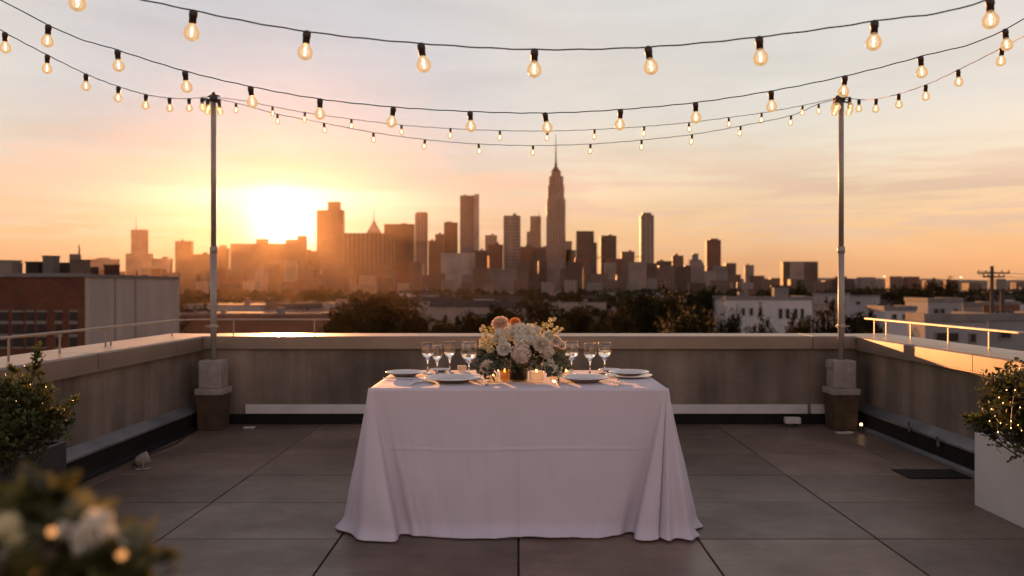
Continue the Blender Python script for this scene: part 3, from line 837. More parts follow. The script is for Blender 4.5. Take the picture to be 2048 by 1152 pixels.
for k in range(560):
    th = rg.uniform(0, 2*math.pi); ph = rg.uniform(-.25, 1.15)
    rr = rg.uniform(.45, 1)**.6
    d = Vector((math.cos(th)*math.cos(ph), .62*math.sin(th)*math.cos(ph), .60*math.sin(ph)))
    p = Vector((.0, 4.46, .875))+Vector((d.x*.20, d.y*.18, d.z*.17))*rr
    leafshape(lv, p, (d+Vector((rg.uniform(-.5, .5), rg.uniform(-.5, .5), rg.uniform(-.4, .4)))), rg.uniform(.03, .055), rg.uniform(.014, .026), Vector((rg.uniform(-1, 1), rg.uniform(-1, 1), 1)))
tag(bp_part(lv, 'leaves', M['leaf2']), kind='stuff')
# drooping leaf sprays and light florets
def spray(px, py, px2, py2, D, n, L, W, m, name, flo=None):
    a = at(px, py, D); b = at(px2, py2, D-.01); mbx = MB(); mf = MB()
    mid = (a+b)/2+Vector((0, 0, .012)); path = catmull([a, mid, b], 6)
    mbx.tube(path, .0012, 5)
    for k in range(n):
        t = (k+.5)/n; p = path[int(t*(len(path)-1))]; dd = (b-a).normalized()
        s = 1 if k % 2 else -1
        q = Vector((dd.z, 0, -dd.x))*s*.9+dd*.6+Vector((0, rg.uniform(-.6, .3), 0))
        leafshape(mbx, p, q, L*rg.uniform(.8, 1.2), W, Vector((0, -1, .3)))
        if flo: 
            c = p+q.normalized()*L*.7+Vector((0, -.01, 0)); bm_ = petals_hydrangea(flo, rg, 8, .6); mf.add([Vector(vv)+c for vv in bm_.v], bm_.f)
    o = bp_part(mbx, name, m)
    if flo:
        f = mf.build('florets', M['pcream'], o, smooth=True, fix=False)
for args in [(1085, 690, 1107, 634, 4.44, 16, .020, .010, M['leaf3'], 'blossom_spray', .0075), (1090, 692, 1121, 655, 4.42, 12, .020, .010, M['leaf3'], 'blossom_spray', .009),
             (1078, 680, 1091, 645, 4.46, 12, .022, .012, M['leaf3'], 'leaf_spray', None), (985, 700, 962, 652, 4.44, 16, .018, .010, M['leaf3'], 'blossom_spray', .0085),
             (990, 705, 960, 690, 4.40, 12, .018, .009, M['leaf3'], 'blossom_spray', .010), (985, 712, 962, 676, 4.42, 12, .018, .009, M['leaf3'], 'blossom_spray', .008),
             (995, 690, 984, 655, 4.46, 9, .032, .018, M['leaf3'], 'leaf_spray', None), (1070, 672, 1069, 648, 4.46, 6, .02, .012, M['leaf3'], 'leaf_spray', None),
             (1090, 700, 1136, 742, 4.40, 13, .05, .017, M['leaf2'], 'leaf_spray', None), (1100, 700, 1134, 722, 4.43, 10, .045, .017, M['leaf2'], 'leaf_spray', None),
             (1000, 712, 948, 740, 4.38, 12, .042, .02, M['leaf2'], 'leaf_spray', None), (1000, 720, 980, 760, 4.33, 12, .035, .012, M['leaf2'], 'leaf_spray', None), (1015, 722, 962, 752, 4.30, 10, .036, .02, M['leaf2'], 'leaf_spray', None),
             (1095, 735, 1104, 753, 4.33, 5, .034, .024, M['leaf2'], 'leaf_spray', None), (1060, 720, 1122, 760, 4.36, 8, .03, .013, M['leaf2'], 'leaf_spray', None)]:
    spray(*args)

# ---- planters and shrubs
def planter(label, x0, x1, y0, y1, h, m, t=.02):
    o = empty('planter', ((x0+x1)/2, (y0+y1)/2, 0), label=label, cat='planter', group='planters on the terrace')
    a, b, c, d = x0-(x0+x1)/2, x1-(x0+x1)/2, y0-(y0+y1)/2, y1-(y0+y1)/2
    mb = MB(); vs = [(a, c, .001), (b, c, .001), (b, d, .001), (a, d, .001), (a, c, h), (b, c, h), (b, d, h), (a, d, h),
          (a+t, c+t, h), (b-t, c+t, h), (b-t, d-t, h), (a+t, d-t, h), (a+t, c+t, h-.08), (b-t, c+t, h-.08), (b-t, d-t, h-.08), (a+t, d-t, h-.08)]
    fs = [(3, 2, 1, 0)]+[(i, (i+1) % 4, 4+(i+1) % 4, 4+i) for i in range(4)]+[(4+i, 4+(i+1) % 4, 8+(i+1) % 4, 8+i) for i in range(4)]+[(8+i, 8+(i+1) % 4, 12+(i+1) % 4, 12+i) for i in range(4)]+[(12, 13, 14, 15)]
    bx = mb.add(vs, fs).build('box', m, o)
    bv = bx.modifiers.new('bevel', 'BEVEL'); bv.width = .004; bv.segments = 2; bv.limit_method = 'ANGLE'
    MB().box(a+t+.002, b-t-.002, c+t+.002, d-t-.002, h-.07, h-.035).build('soil', M['soil'], o)
    return o
planter('black planter box holding a shrub at the left edge', -2.86, -2.40, 2.75, 4.25, .47, M['blackplanter'])
planter('white planter box holding a shrub at the right edge', 2.69, 3.10, 3.2, 4.72, .433, M['whiteplanter'])

def shrub(name, label, base, spots, n_leaf, L, W, mleaf, seed, glints=None, group='shrubs in the planters', stemr=.004, cat='shrub'):
    """spots: crown lumps (centre, radius)."""
    rgx = random.Random(seed)
    o = empty(name, base, label=label, cat=cat, group=group); B = Vector(base)
    st = MB(); lf = MB()
    tot = sum(r**2 for c, r in spots)
    for c, r in spots:
        c = Vector(c)
        nb = max(3, int(22*r**2/tot*len(spots)/3))
        root = Vector((c.x*.6+B.x*.4+rgx.uniform(-.04, .04), c.y*.7+B.y*.3, B.z))
        mid = root.lerp(c, .6)+Vector((rgx.uniform(-.03, .03), rgx.uniform(-.03, .03), 0))
        main = catmull([root, mid, c], 5); st.tube([p-B for p in main], [stemr*(1-.5*i/len(main)) for i in range(len(main))], 6)
        nt = max(4, int(n_leaf*r**2/tot/9))
        for k in range(nt):
            d = Vector((rgx.gauss(0, 1), rgx.gauss(0, 1), rgx.gauss(.3, 1))).normalized()
            tip = c+d*r*rgx.uniform(.5, 1.12); s0 = main[rgx.randrange(len(main)//2, len(main))]
            tw = [s0, s0.lerp(tip, .55)+Vector((0, 0, r*.06)), tip]
            st.tube([p-B for p in tw], [stemr*.4, stemr*.3, stemr*.15], 4, caps=False)
            for q in range(9):
                t = .35+.65*(q/8); p = s0.lerp(tip, t)+Vector((0, 0, r*.06*math.sin(math.pi*t)))
                dd = d*.5+Vector((rgx.uniform(-1, 1), rgx.uniform(-1, 1), rgx.uniform(-.4, .9)))
                leafshape(lf, p-B, dd, L*rgx.uniform(.65, 1.25), W*rgx.uniform(.8, 1.2), Vector((rgx.uniform(-.8, .8), rgx.uniform(-.8, .8), 1)))
    st.build('stems', M['stem'], o, smooth=True, fix=False)
    tag(lf.build('leaves', mleaf, o, smooth=False, fix=False), kind='stuff')
    return o
sl = [(at(30, 840, 3.9), .17), (at(-60, 830, 3.9), .2), (at(75, 800, 3.95), .12), (at(20, 790, 4.0), .11), (at(100, 840, 3.95), .09), (at(138, 815, 3.95), .035), (at(122, 822, 3.95), .04), (at(150, 803, 3.95), .018),
      (at(70, 745, 4.0), .045), (at(76, 712, 4.0), .028), (at(75, 694, 4.0), .016), (at(85, 775, 4.0), .04), (at(25, 750, 4.0), .035), (at(50, 765, 4.0), .05), (at(115, 862, 3.9), .07), (at(60, 880, 3.8), .12), (at(0, 890, 3.7), .15), (at(135, 852, 4.0), .03)]
shrub('leafy_shrub', 'loose leafy shrub with one upright sprig growing in the black planter', (-2.63, 3.75, .435), [(Vector(c)+Vector((0, 0, 0)), r) for c, r in sl], 5200, .030, .017, M['leaf'], 3)
sr = [(at(2010, 790, 4.1), .14), (at(2060, 800, 4.0), .18), (at(1985, 830, 4.2), .12), (at(2040, 860, 4.0), .15), (at(1990, 765, 4.2), .05), (at(1998, 745, 4.2), .03), (at(2012, 738, 4.2), .025), (at(1968, 790, 4.25), .05), (at(1962, 832, 4.25), .05), (at(1945, 838, 4.25), .02),
      (at(1930, 836, 4.25), .012), (at(2035, 755, 4.1), .06), (at(1975, 855, 4.2), .08), (at(2100, 780, 3.8), .2)]
shrub('leafy_shrub', 'dark dense shrub dotted with tiny lights growing in the white planter', (2.89, 4.0, .40), sr, 5600, .026, .016, M['leaf'], 4)
# tiny lights threaded through the right shrub
fl = empty('fairy_lights', (2.8, 4.1, .6), label='string of tiny warm lights threaded through the shrub in the white planter', cat='fairy lights')
fpx = [(2013, 780), (1998, 795), (1983, 818), (1990, 832), (2001, 846), (2022, 842), (2036, 850), (2043, 861), (2022, 856), (2030, 780), (2040, 815), (1996, 864), (2006, 806), (2038, 790), (1979, 842)]
pth = [at(x, y, 3.93-.12*((i*7) % 3)/3)-Vector(fl.location) for i, (x, y) in enumerate(fpx)]
MB().tube(catmull(pth, 4), .0009, 4).build('wire', M['cable'], fl)
led = MB().lathe([(.0002, -.003), (.0018, -.002), (.0021, 0), (.0018, .002), (.0002, .003)], 8).build('lamp', emit('tiny_lamp', (1, .50, .16), 2.6), fl, smooth=True)
led.location = pth[0]
for p in pth[1:]:
    c = led.copy(); COL.objects.link(c); c.parent = fl; c.location = p

# foreground plant, close to the lens
fg = [(at(30, 1095, .78), .034), (at(115, 1120, .76), .036), (at(5, 1130, .74), .04), (at(185, 1125, .78), .028), (at(285, 1115, .80), .014), (at(70, 1035, .80), .014), (at(110, 1055, .80), .012), (at(90, 1155, .74), .04), (at(200, 1160, .74), .034), (at(10, 1075, .80), .018), (at(275, 1150, .78), .022), (at(60, 1010, .80), .006)]
fgo = shrub('flowering_plant', 'blurred white-flowered plant in the near bottom left corner', (-.40, .74, .62), fg, 300, .050, .031, M['leaf4'], 8, group=None, cat='plant', stemr=.0025)
rg = random.Random(21)
for (x, y, r, mt) in ((128, 1062, 13, 'pwhite'), (195, 1048, 20, 'pwhite'), (165, 1070, 16, 'pwhite'), (215, 1075, 14, 'pwhite'), (40, 1085, 15, 'pcream'), (178, 1088, 20, 'pwhite'), (15, 1050, 18, 'pcream'), (230, 1100, 15, 'pwhite'), (20, 1112, 16, 'pwhite'), (85, 1135, 16, 'pblush'), (102, 1108, 14, 'pblush'), (245, 1112, 10, 'ppeach')):
    c = at(x, y, .74); f = petals_hydrangea(r/F*.74*1.15, rg, 11, .85).build('flower', M[mt], fgo, smooth=True, fix=False)
    f.location = c-Vector(fgo.location)
M['dimlamp'] = emit('dim_lamp', (1, .42, .14), .5)
nl = empty('fairy_lights', (-.40, .74, .95), label='few tiny warm lights among the near blurred plant', cat='fairy lights')
npth = [at(x, y, .72)-Vector(nl.location) for x, y in ((60, 1150), (108, 1105), (70, 1140), (104, 1064), (170, 1090), (243, 1110))]
MB().tube(catmull(npth, 4), .0005, 4).build('wire', M['cable'], nl)
for p in (npth[2], npth[3], npth[5]):
    q = MB().lathe([(.0002, -.004), (.0032, -.002), (.0042, 0), (.0032, .003), (.0002, .004)], 8).build('lamp', M['dimlamp'], nl, smooth=True); q.location = p
pot = empty('plant_pot', (-.40, .74, 0), label='tall pot below the near flowering plant, out of frame', cat='pot')
MB().lathe([(.0002, .002), (.10, .002), (.13, .62), (.12, .62), (.115, .58), (.0002, .58)], 32).build('vessel', M['blackplanter'], pot, smooth=True)

# ---- small things on the terrace floor
o = empty('flood_lamp', (-2.66, 5.66, 0), .5, 'small pale flood lamp lying on the floor by the left wall', 'lamp')
mbx = MB().lathe([(.0002, -.05), (.022, -.048), (.036, -.03), (.043, 0), (.045, .03), (.045, .045), (.038, .047), (.0002, .04)], 20, (0, 0, .065), Matrix.Rotation(R(70), 3, 'Y'))
mbx.build('housing', M['block'], o, smooth=True)
MB().box(-.05, .05, -.05, .05, .0015, .012, .003).tube([(0, -.055, .01), (0, -.058, .07)], .005, 6).tube([(0, .055, .01), (0, .058, .07)], .005, 6).build('bracket', M['galv'], o)
o = MB().box(2.62, 3.04, 5.36, 5.62, .002, .006).build('drain_cover', M['membrane'], origin=(2.75, 5.47, .004)); tag(o, 'dark flat drain cover set in the floor beside the right wall', 'drain')
mbx = MB()
for k in range(12): mbx.box(-.12+k*.033, -.109+k*.033, -.10, .14, .0022, .0045)
mbx.build('slats', M['darksteel'], o)
o = empty('junction_box', (2.52, 7.36, 0), 0, 'small pale box lying on the floor against the back wall near the right pole', 'box')
MB().box(-.07, .07, -.03, .03, .03, .085, .004).build('case', M['trim'], o)
MB().box(-.05, -.03, -.02, .02, .001, .03).box(.03, .05, -.02, .02, .001, .03).build('feet', M['darksteel'], o)
o = empty('ground_lamp', (3.02, 7.05, 0), 0, 'tiny lit lamp on the floor in the right corner behind the pole', 'lamp')
MB().lathe([(.0002, .002), (.018, .002), (.014, .06), (.0002, .062)], 12).build('stake', M['darksteel'], o)
MB().lathe([(.0002, .0625), (.011, .066), (.011, .080), (.0002, .086)], 12).build('lamp_head', emit('small_lamp', (1, .6, .25), 4), o, smooth=True)
cbl = catmull([(-2.86, 6.9, .01), (-2.80, 6.55, .008), (-2.83, 6.1, .008), (-2.79, 5.8, .008), (-2.70, 5.66, .02)], 8)
tag(MB().tube(cbl, .006, 8).build('power_cable', M['cable'], smooth=True, origin=(-2.8, 6.2, .008)), 'thin dark cable along the foot of the left wall to the flood lamp', 'cable')
# scraps
for i, (x, y, s, lab) in enumerate([(2.86, 7.02, .07, 'pale scrap of board on the floor at the foot of the right pole'), (-2.45, 7.28, .05, 'small pale scrap on the floor right of the left pole')]):
    mbx = MB().box(-s, s, -.03, .03, .001, .010, .002); o = mbx.build('board_scrap', M['trim']); o.location = (x, y, .001); o.rotation_euler = (0, 0, .15)
    tag(o, lab, 'scrap')

# ================================================================== CITY
def prism_building(px0, px1, ptop, D, depth=None, base=GZ):
    x0, x1 = (px0-CX)/F*D, (px1-CX)/F*D; z = H-(ptop-CY)/F*D
    return x0, x1, z
CITYG = 'towers of the distant skyline'
DARK = (.075, .055, .05); BRN = (.13, .09, .075); RED = (.13, .065, .05); GRY = (.17, .15, .14); PALE = (.29, .25, .23); MID = (.22, .175, .155); BLU = (.16, .15, .15)
def tower(name, label, D, body, col, tiers=(), spire=None, side=None, depth=None, group=CITYG, cat='building', px=4.5, pz=3.8, wf=.5, wz=.55, extras=None, roofbits=True, hollow=None):
    """body=(px0,px1,ptop); tiers = more (px0,px1,ptop) stacked; all real boxes at distance D"""
    x0, x1, z = prism_building(*body, D)
    cx = (x0+x1)/2; w = x1-x0; dp = (min(depth, 30) if depth else max(9, min(24, w*.30)))
    m = facade(col, px, pz, wf=wf, wz=wz)
    o = MB().box(-w/2, w/2, 0, dp, 0, z-GZ).build(name, m); o.location = (cx, D, GZ)
    tag(o, label, cat, group)
    zprev = z-GZ
    for (a, b, t) in tiers:
        xa, xb, zt = prism_building(a, b, t, D)
        inset = dp*.12
        zz = 0 if zt < z else zprev
        if zt-GZ <= zprev: zz = 0
        lo = .0 if zz == 0 else zz+.01
        yi = inset if zz else 1.5
        MB().box(xa-cx, xb-cx, yi, dp-yi, lo, zt-GZ).build('upper_tier' if zz else 'wing', m, o)
        if zz: zprev = zt-GZ
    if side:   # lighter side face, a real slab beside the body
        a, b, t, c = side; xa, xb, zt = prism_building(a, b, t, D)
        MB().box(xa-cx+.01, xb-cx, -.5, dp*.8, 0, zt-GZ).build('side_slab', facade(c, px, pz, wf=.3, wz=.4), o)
    if spire:
        sx, s0, s1, rw = spire; xs_, _, za = prism_building(sx, sx, s0, D); zb = H-(s1-CY)/F*D
        MB().tube([(xs_-cx, dp/2, za-GZ-1), (xs_-cx, dp/2, (za+zb)/2-GZ), (xs_-cx, dp/2, zb-GZ)], [rw, rw*.55, rw*.25], 8).build('antenna', facade(DARK), o)
    if roofbits and w > 20:
        rr = random.Random(int(px0s(body)*7))
        mbx = MB(); top = zprev+.01
        if not tiers:
            a = rr.uniform(-w*.3, w*.1); mbx.box(a, a+w*rr.uniform(.15, .3), dp*.3, dp*.6, top, top+rr.uniform(2.5, 6))
            mbx.build('roof_plant', facade(DARK), o)
    return o
def px0s(b): return b[0]+b[1]

# --- landmark tower with spire
def great_tower():
    D = 2400; o = tower('skyscraper', 'tallest skyscraper of the skyline, stepped at the top with a long spire', D, (1093, 1131, 398), MID, roofbits=False, px=9, pz=900, wf=.42, wz=.9)
    x0, x1, z = prism_building(1093, 1131, 398, D); cx = (x0+x1)/2; w = x1-x0; dp = max(9, min(24, w*.30))
    m = facade(MID, 9, 900, wf=.42, wz=.9); prev = z-GZ
    for a, b, t in ((1095.5, 1128.5, 370), (1098, 1127, 351.5), (1102.5, 1122, 342)):
        xa, xb, zt = prism_building(a, b, t, D); ins = (w-(xb-xa))/2
        ins = min(ins, dp*.3); MB().box(xa-cx, xb-cx, ins, dp-ins, prev+.02, zt-GZ).build('upper_tier', m, o); prev = zt-GZ
    def zz(y): return H-(y-CY)/F*D-GZ
    MB().lathe([(13, zz(342)+.03), (12.5, zz(340)), (9, zz(337)), (5.5, zz(334)), (4.2, zz(331)), (4.0, zz(326)), (2.4, zz(324))], 16, (-.0, dp/2, 0), Matrix.Diagonal((1, .5, 1)), close=True).build('crown', facade(DARK), o, smooth=True)
    MB().tube([(0, dp/2, zz(325)), (0, dp/2, zz(305)), (0, dp/2, zz(290)), (0, dp/2, zz(267))], [2.6, 2.0, 1.2, .6], 8).build('spire', facade(DARK), o)
    for a, b, t in ((1086, 1093, 492), (1131, 1144, 482), (1131, 1152, 500)):
        xa, xb, zt = prism_building(a, b, t, D)
        MB().box(xa-cx+(.02 if a > 1100 else 0), xb-cx-(.02 if a < 1100 else 0), 2+(a % 3), dp-4, 0, zt-GZ).build('wing', m, o)
great_tower()
T = tower
T('tower', 'narrow stepped tower with a thin mast, leftmost tall one behind the brick building roof', 2600, (251, 300, 507), MID, [(261, 291, 459)], spire=(269, 459, 430, 1.2))
T('tower', 'plain slab tower between the stepped tower and the left pole', 2650, (350, 383, 482), BRN)
T('tower', 'small tower with a rounded stepped top just right of the left pole', 2700, (433, 457, 496), BRN, [(438, 452, 490)])
T('apartment_block', 'long block whose flat roof stands directly below the sun', 2500, (461, 594, 487), BRN, [(511, 532, 478)], group=CITYG, depth=60)
T('apartment_block', 'block with a raised right end just right of the sun', 2450, (571, 609, 479), BRN, [(594, 609, 471)], depth=50)
T('apartment_block', 'low block in the gap left of the wide orange tower', 2560, (596, 634, 502), BRN, depth=50)
T('skyscraper', 'wide tower with stepped shoulders glowing orange right of the sun', 2350, (633, 686, 420), BRN, [(655, 679, 403)], spire=(669, 403, 383, 1))
T('apartment_block', 'broad ribbed block right of the wide orange tower', 2200, (687, 778, 466), BRN, [(778, 787, 480)], px=12, pz=900, wz=.95, wf=.5, depth=60)
def pyramid():
    D = 2700; o = tower('tower', 'tower with a pointed pyramid roof and needle peeping over the broad block', D, (734, 761, 462), MID, roofbits=False)
    x0, x1, z = prism_building(734, 761, 462, D); w = x1-x0; dp = max(9, min(24, w*.30)); h = z-GZ+.02; a = (CY-437)/F*D+H-GZ
    MB().add([(-w/2, 0, h), (w/2, 0, h), (w/2, dp, h), (-w/2, dp, h), (-w*.2, dp*.3, h+(a-h)*.5), (w*.2, dp*.3, h+(a-h)*.5), (w*.2, dp*.7, h+(a-h)*.5), (-w*.2, dp*.7, h+(a-h)*.5), (0, dp/2, a)],
             [(0, 1, 5, 4), (1, 2, 6, 5), (2, 3, 7, 6), (3, 0, 4, 7), (4, 5, 8), (5, 6, 8), (6, 7, 8), (7, 4, 8), (3, 2, 1, 0)]).build('roof', facade(PALE), o)
    MB().tube([(0, dp/2, a-3), (0, dp/2, a+(437-414)/F*D)], [1.6, .3], 6).build('spire', facade(DARK), o)
pyramid()
T('tower', 'broad dark tower with a flat top left of the slim ribbed tower', 2300, (768, 827, 448), DARK)
T('tower', 'slim ribbed tower right of the broad dark one', 2380, (830, 855, 426), MID, [(833, 853, 424)], px=10, pz=900, wz=.95)
T('tower', 'low shoulder of a tower left of the mid-height pair', 2500, (857, 872, 481), BRN)
T('tower', 'mid-height brown tower standing close left of the glassy tower', 2450, (888, 915, 445), DARK, [(891, 904, 443)])
T('tower', 'lower brown tower in front of the mid-height one left of the glassy tower', 2420, (870, 888, 468), BRN)
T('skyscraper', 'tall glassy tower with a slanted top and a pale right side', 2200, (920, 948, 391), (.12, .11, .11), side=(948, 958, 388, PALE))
T('tower', 'small tower between the glassy tower and the plain rectangular one', 2600, (970, 994, 470), MID)
T('tower', 'plain rectangular tower with banded floors left of the spired skyscraper', 2150, (1007, 1041, 431), GRY, px=300, pz=9, wf=.97, wz=.5)
T('tower', 'slender tower with a side mast just left of the spired skyscraper', 2500, (1060, 1082, 432), MID, [(1053, 1060, 463)], spire=(1078, 432, 421, 1))
T('tower', 'dark square tower just right of the spired skyscraper', 2300, (1153, 1188, 462), DARK, [(1188, 1194, 485)])
T('tower', 'second dark square tower, a little shorter, right of the spired skyscraper', 2350, (1201, 1233, 471), DARK)
T('tower', 'stubby block with a chamfered top between the dark square and the lone tall tower', 2500, (1243, 1269, 503), BRN)
T('skyscraper', 'lone tall narrow tower with a small cap right of the skyline centre', 2250, (1281, 1308, 430), MID, [(1285, 1303, 425)], px=11, pz=900, wz=.95)
T('tower', 'squat tower stepping down beside the lone tall narrow tower', 2350, (1345, 1367, 511), BRN)
T('tower', 'stepped grey tower with a pointed cap left of the reddish slab', 2250, (1370, 1409, 530), BLU, [(1378, 1404, 519), (1386, 1397, 507)])
T('tower', 'reddish slab tower standing apart at the right end of the skyline', 2300, (1413, 1442, 480), RED, [(1420, 1437, 477)])
T('tower', 'small grey block on the horizon between the reddish slab and the boxy hospital-like block', 3000, (1490, 1508, 530), GRY)
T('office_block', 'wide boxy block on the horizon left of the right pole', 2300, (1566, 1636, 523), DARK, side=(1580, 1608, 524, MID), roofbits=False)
T('apartment_block', 'row of reddish slabs below the two dark square towers', 2050, (1150, 1180, 516), RED, [(1182, 1212, 514), (1214, 1244, 517), (1246, 1288, 513)], roofbits=False)
T('apartment_block', 'dark block at the foot of the slender masted tower', 2100, (1041, 1068, 493), RED)
T('apartment_block', 'brown block filling the gap left of the spired skyscraper', 2080, (1068, 1092, 496), DARK)
T('apartment_block', 'dark block with a painted orange sun-reflection strip left of the banded tower', 2060, (976, 1006, 489), RED)
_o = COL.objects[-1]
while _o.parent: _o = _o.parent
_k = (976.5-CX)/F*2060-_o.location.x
MB().box(_k-2.2, _k+2.2, -.6, -.02, H-(536-CY)/F*2060-GZ, H-(512-CY)/F*2060-GZ).build('sun_glint_strip', emit('painted_sun_glint', (1, .33, .10), .42), _o)  # glowing strip added for the sun's reflection on the facade
for _x, _y, _l in ((1769, 553, 'tiny bright lamp mast on the hill crest right of the right pole'), (1922, 554, 'tiny bright lamp mast on the hill crest left of the utility pole')):
    _p = at(_x, _y, 2900); _q = empty('lamp_mast', _p-Vector((0, 0, 30)), 0, _l, 'street lamp', 'far lamp masts on the hills')
    MB().tube([(0, 0, 0), (0, 0, 28)], .5, 6).build('mast', M['darksteel'], _q); MB().lathe([(.01, 27.5), (3, 28.5), (3, 31), (.01, 32)], 8).build('lamp_head', emit('mast_lamp', (1, .75, .5), 1.2), _q)
T('apartment_block', 'narrow dark block behind the white cube building', 2100, (946, 975, 501), DARK)
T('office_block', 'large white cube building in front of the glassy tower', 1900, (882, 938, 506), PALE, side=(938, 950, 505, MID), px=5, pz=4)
T('office_block', 'smaller pale cube building left of the large white one', 1850, (803, 848, 529), PALE, px=5, pz=4)
T('office_block', 'pale low slab in the orange glow under the wide tower', 1850, (640, 700, 538), MID, px=5, pz=4)
T('apartment_block', 'dark slab to the right of the lone tall tower', 2150, (1312, 1344, 522), DARK)
T('office_block', 'pale flat building on the left horizon above the brick building roof', 2400, (172, 232, 518), MID, [(193, 214, 515)])
T('apartment_block', 'low pale block between the stepped tower and the plain slab tower', 2450, (302, 341, 517), MID)
T('apartment_block', 'low block straddling the left pole on the horizon', 2500, (384, 430, 508), BRN)
T('apartment_block', 'reddish low block at the foot of the reddish slab tower', 1950, (1449, 1482, 549), RED)

# --- low city fabric: repeated blocks in front of the towers
marks = [(251, 'the stepped tower'), (350, 'the plain slab tower'), (421, 'the left pole'), (540, 'the sun'), (660, 'the wide orange tower'), (735, 'the broad ribbed block'), (800, 'the broad dark tower'), (865, 'the slim ribbed tower'),
         (938, 'the glassy tower'), (1020, 'the banded tower'), (1112, 'the spired skyscraper'), (1200, 'the two dark square towers'), (1295, 'the lone tall tower'), (1390, 'the pointed grey tower'), (1430, 'the reddish slab tower'), (1600, 'the boxy horizon block'),
         (1685, 'the right pole'), (1790, 'the gap right of the right pole'), (1900, 'the right railing'), (1983, 'the utility pole')]
cname = {DARK: 'dark', BRN: 'brown', RED: 'reddish', GRY: 'grey', PALE: 'pale', MID: 'tan', BLU: 'bluish'}
used_lab = {}
ords = ['first', 'second', 'third', 'fourth', 'fifth', 'sixth', 'seventh', 'eighth', 'ninth', 'tenth', 'eleventh', 'twelfth', 'thirteenth', 'fourteenth', 'fifteenth']
def under(px):
    return min(marks, key=lambda m: abs(m[0]-px))[1]
items = []
rb = random.Random(77)
x = 176
while x < 1460:
    w = rb.uniform(16, 36)
    items.append((x, x+w, rb.uniform(521 if x > 430 else 534, 552), rb.uniform(1500, 1950), rb.choice([BRN, RED, GRY, BRN, DARK, MID, BRN])))
    x += w*rb.uniform(.75, 1.1)
x = 180
while x < 1720:
    w = rb.uniform(14, 34)
    if x > 365: items.append((x, x+w, rb.uniform(556, 571), rb.uniform(900, 1350), rb.choice([BRN, GRY, BRN, MID, DARK, RED])))
    x += w*rb.uniform(1.1, 2.2)
x = 1440
while x < 2060:
    w = rb.uniform(14, 30)
    items.append((x, x+w, rb.uniform(551, 566), rb.uniform(1300, 2600), rb.choice([BRN, GRY, MID, RED, BRN])))
    x += w*rb.uniform(1.3, 2.6)
items.sort(key=lambda t: t[0])
cnt = {}
for (a, b, t, D, c) in items:
    u = under((a+b)/2); hgt = 'mid-rise' if t < 556 else 'low'
    key = (cname[c], hgt, u); k = cnt.get(key, 0); cnt[key] = k+1
    lab = f'{cname[c]} {hgt} block under {u}' if k == 0 else f'{ords[k]} {cname[c]} {hgt} block from the left under {u}'
    tower('city_block', lab, D, (a, b, t), c, group='lower blocks at the foot of the skyline', depth=25, roofbits=False, px=5, pz=4)

# --- low houses and sheds of the plain
def house(px0, px1, ptop, D, col, label, depth=None, group='low houses on the plain', windows=None, gable=False, name='house', rim=True, pbot=None):
    x0, x1, z = prism_building(px0, px1, ptop, D); w = x1-x0; dp = depth or min(9, w*.35); cx = (x0+x1)/2
    h = z-GZ
    o = empty(name, (cx, D, GZ), 0, label, 'building', group)
    mw = mat_cached(col)
    MB().box(-w/2, w/2, 0, dp, 0, h).build('wall', mw, o)
    if gable:
        MB().prism_x([(-.3, h), (dp+.3, h), (dp/2, h+dp*.28)], -w/2-.2, w/2+.2).build('roof', M['roofdark'], o)
    elif rim:
        t = .25; mbx = MB()
        mbx.box(-w/2-.08, w/2+.08, -.08, t, h+.002, h+.35).box(-w/2-.08, -w/2+t, t+.002, dp+.08, h+.002, h+.35).box(w/2-t, w/2+.08, t+.002, dp+.08, h+.002, h+.35)
        mbx.build('roof_edge', M['roofedge'], o)
        MB().box(-w/2+t+.01, w/2-t-.01, t+.01, dp, h+.003, h+.06).build('roof', M['roofdark'], o)
        if w > 7:
            for q in range(2):
                xq = -w*.32+w*.42*q+(px0 % 5)*.2; MB().box(xq, xq+.9+q*.5, dp*.45, dp*.45+.7, h+.061, h+.75+.4*q).build('roof_vent', M['roofedge'], o)
    if windows:
        for (a, b, t0, t1) in windows:
            xa, xb = (a-CX)/F*D-cx, (b-CX)/F*D-cx; za, zb = H-(t1-CY)/F*D-GZ, H-(t0-CY)/F*D-GZ
            f = MB().box(xa-.05, xb+.05, -.06, -.003, za-.08, zb+.05).build('window', M['winframe'], o)
            MB().box(xa, xb, -.075, -.062, za, zb).build('pane', M['pane'], f)
    return o
MC = {}
def mat_cached(c):
    if c not in MC: MC[c] = mat('wall_render', c, .85, var=.18, scale=.25, spec=.1)
    return MC[c]
M['roofdark'] = mat('dark_roofing', (.05, .042, .04), .9, var=.3, scale=.5, spec=.1)
M['roofedge'] = mat('roof_edge', (.16, .15, .15), .8, var=.2, scale=1, spec=.1)
M['winframe'] = mat('window_frame', (.16, .14, .12), .6)
M['pane'] = mat('window_pane', (.02, .022, .025), .12)
W1 = (.40, .39, .40); W2 = (.24, .235, .25); W3 = (.22, .19, .17); W4 = (.15, .075, .05)
house(1452, 1624, 600, 75, W1, 'long white two-storey building with small windows beyond the big tree', depth=5,
      windows=[(1484, 1489, 617, 630), (1500, 1505, 617, 630), (1518, 1523, 617, 630), (1558, 1564, 618, 636), (1572, 1578, 618, 636), (1588, 1594, 618, 636), (1602, 1607, 618, 636)], name='building')
house(1642, 1700, 590, 150, W2, 'bluish grey building partly hidden by the right pole', depth=4, windows=[(1648, 1654, 600, 606), (1664, 1670, 600, 606)])
house(1700, 1760, 594, 170, W2, 'grey building just right of the right pole', depth=4, windows=[(1712, 1720, 603, 609)])
house(1620, 1690, 612, 95, W3, 'brown building in front of the bluish grey one', rim=True, windows=[(1632, 1640, 622, 630), (1652, 1660, 622, 630)])
